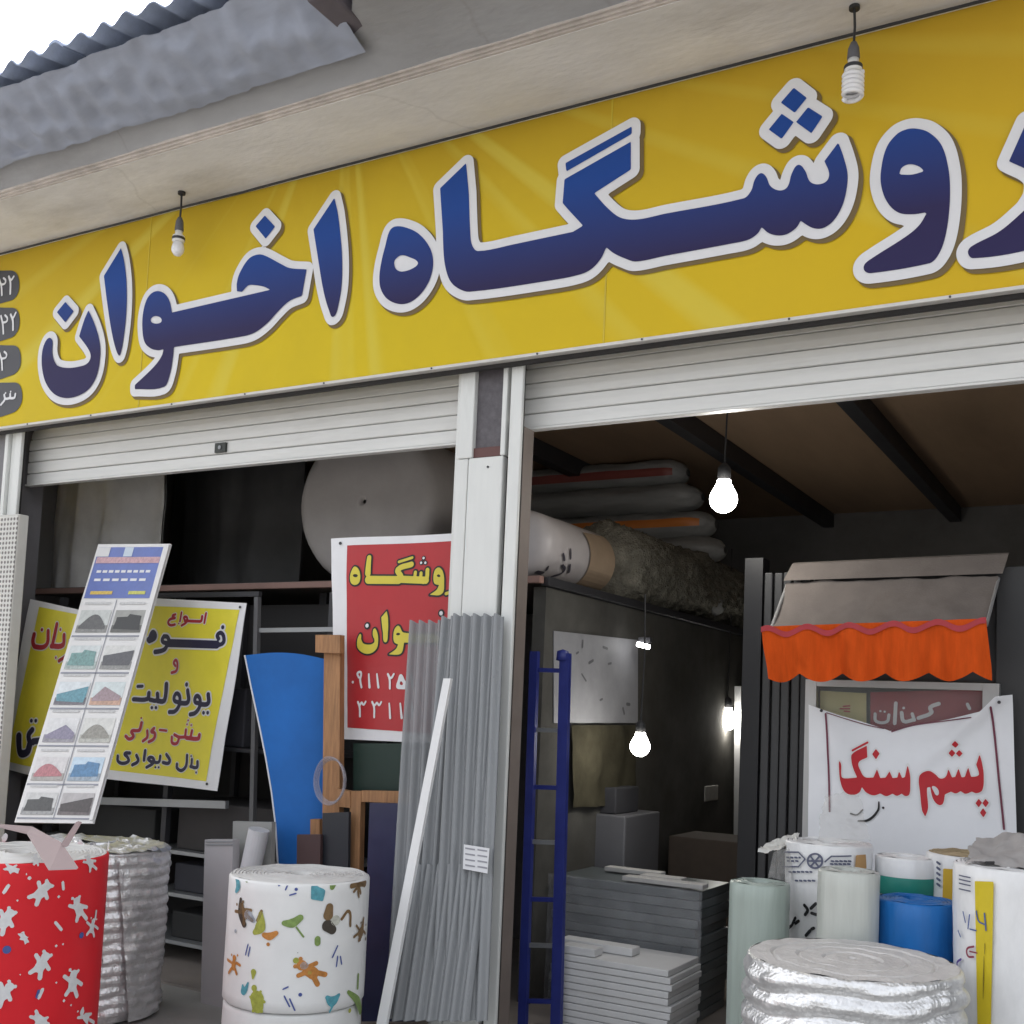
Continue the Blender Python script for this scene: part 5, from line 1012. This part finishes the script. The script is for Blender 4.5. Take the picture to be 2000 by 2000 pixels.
glyph('stripe_text', [stroke(BR,7,(1692,780),(1680,1140))], CY, mat('ink_olive', (.2, .15, .01), .6), yo1, h=.008, g=.004)
# crumpled wrapping on top of the rolls
KR = mat('grey_paper', (.40, .38, .37), .8, var=.12, vs=6)
z_ = P(1950, 1690, -.12).z
crumple('wrapping_paper', 'crumpled grey wrapping paper lying on the yellow-striped roll', [P(1885, 1688, -.28), P(2040, 1700, -.26), P(2050, 1618, .12), P(1905, 1632, .16)], .03, KR, 'paper', seed=3)
FILM = mat('cloudy_film', (.55, .54, .52), .25, alpha=.32, var=.12, bump=.4, bs=14)
crumple('plastic_film', 'cloudy crumpled plastic film bunched above the printed roll', [P(1596, 1642, .22), P(1702, 1646, .22), P(1680, 1560, .34), P(1612, 1556, .36)], .05, FILM, 'plastic film', seed=5)
WFL = mat('white_film', (.6, .6, .57), .35, var=.1)
crumple('plastic_film', 'torn white film flap sticking out beside the printed roll', [P(1480, 1664, .2), P(1556, 1652, .24), P(1560, 1628, .4), P(1500, 1652, .36)], .03, WFL, 'plastic film', seed=8)
crumple('plastic_film', 'translucent film skirt hanging from the printed roll', [P(1500, 1716, .12), P(1545, 1722, .14), P(1552, 1655, .2), P(1512, 1660, .2)], .03, FILM, 'plastic film', seed=9)

# dim odds and ends along the partition
oc = [PX(x, y, -2.99) for x, y in ((1108, 1416), (1232, 1416), (1232, 1572), (1108, 1576))]
def cloth_(u, v): p = (oc[0]*(1-u)+oc[1]*u)*(1-v)+(oc[3]*(1-u)+oc[2]*u)*v; return p+Vector((.03+.008*math.sin(u*19+v*2)+.012*fbm((u*4, v*3, 1), 1), 0, 0))
one('hanging_tarp', B().grid(cloth_, 50, 20), mat('olive_tarp', (.05, .045, .03), 1.0, spec=.05, var=.4, vs=5), 'dim olive tarpaulin hanging on the partition below the pale notice', 'tarpaulin', tuple((oc[2]+oc[3])/2), smooth=True)
for lab, (p0, p1, Y, rr) in zip(('pale pipe running across the back of the shop above the bulbs', 'thin grey pipe running just under the ceiling at the back'), (((1240, 1388), (1430, 1402), 4.6, .025), ((1240, 1340), (1440, 1345), 5.2, .02))):
    a_, b_ = P(*p0, Y), P(*p1, Y); one('pipe', B().tube([a_, b_], rr, 10), mat('pale_pipe', (.45, .45, .42), .5), lab, 'pipe', tuple((a_+b_)/2), 'pipes at the back of the shop', smooth=True)
p_ = P(1230, 1500, 2.6); one('wall_box', B().box(p_.x-.05, p_.x+.05, 2.6, 2.68, p_.z-.08, p_.z+.08, .008), WHITEP, 'small white box on the partition near the inner bulb', 'box', tuple(p_))
tl0 = PX(1245, 1258, -2.9); tl1 = P(1268, 1264, tl0.y); tbl = thing('tube_lamp', 'short lit tube lamp glowing beside the pale notice', 'lamp', tuple(tl0))
B().tube([tl0, tl1], .016, 10).build('tube', mat('tube_lit', (1, 1, 1), .3, emit=(1, 1, 1), es=6, var=0), tbl); B().box(tl0.x, tl1.x, tl0.y+.01, tl0.y+.05, tl0.z+.012, tl0.z+.045).build('batten', STEELD, tbl)

# more dim stock further in
for lab, (x0, x1, y0, z0, w, d, h, col) in zip(('brown carton on the shelf at the back of the shop', 'flat pale carton on the shelf at the back of the shop', 'black crate on the dark grey cabinet', 'tan carton stacked on the floor behind the cabinet'), ((0, 0, 3.45, 'shelf', .35, .3, .24, (.16, .10, .06)), (0, 0, 3.45, 'shelf2', .3, .3, .12, (.3, .29, .27)), (0, 0, 1.6, 'cab', .3, .35, .16, (.03, .03, .035)), (0, 0, 2.5, 'floor', .5, .5, .8, (.06, .045, .035)))):
    if z0 == 'shelf': xx, zz = P(1235, 1553, 3.4).x, P(1195, 1553, 3.4).z+.001
    elif z0 == 'shelf2': xx, zz = P(1300, 1553, 3.4).x, P(1195, 1553, 3.4).z+.001
    elif z0 == 'cab': xx, zz = (cq[0].x+cq[1].x)/2-.15, cq[0].z+.001
    else: xx, zz = -2.9, .013
    one('carton', B().box(xx, xx+w, y0, y0+d, zz, zz+h, .008), mat('dim_carton_%s' % z0, col, .85, var=.25, vs=6), lab, 'box', (xx+w/2, y0+d/2, zz))
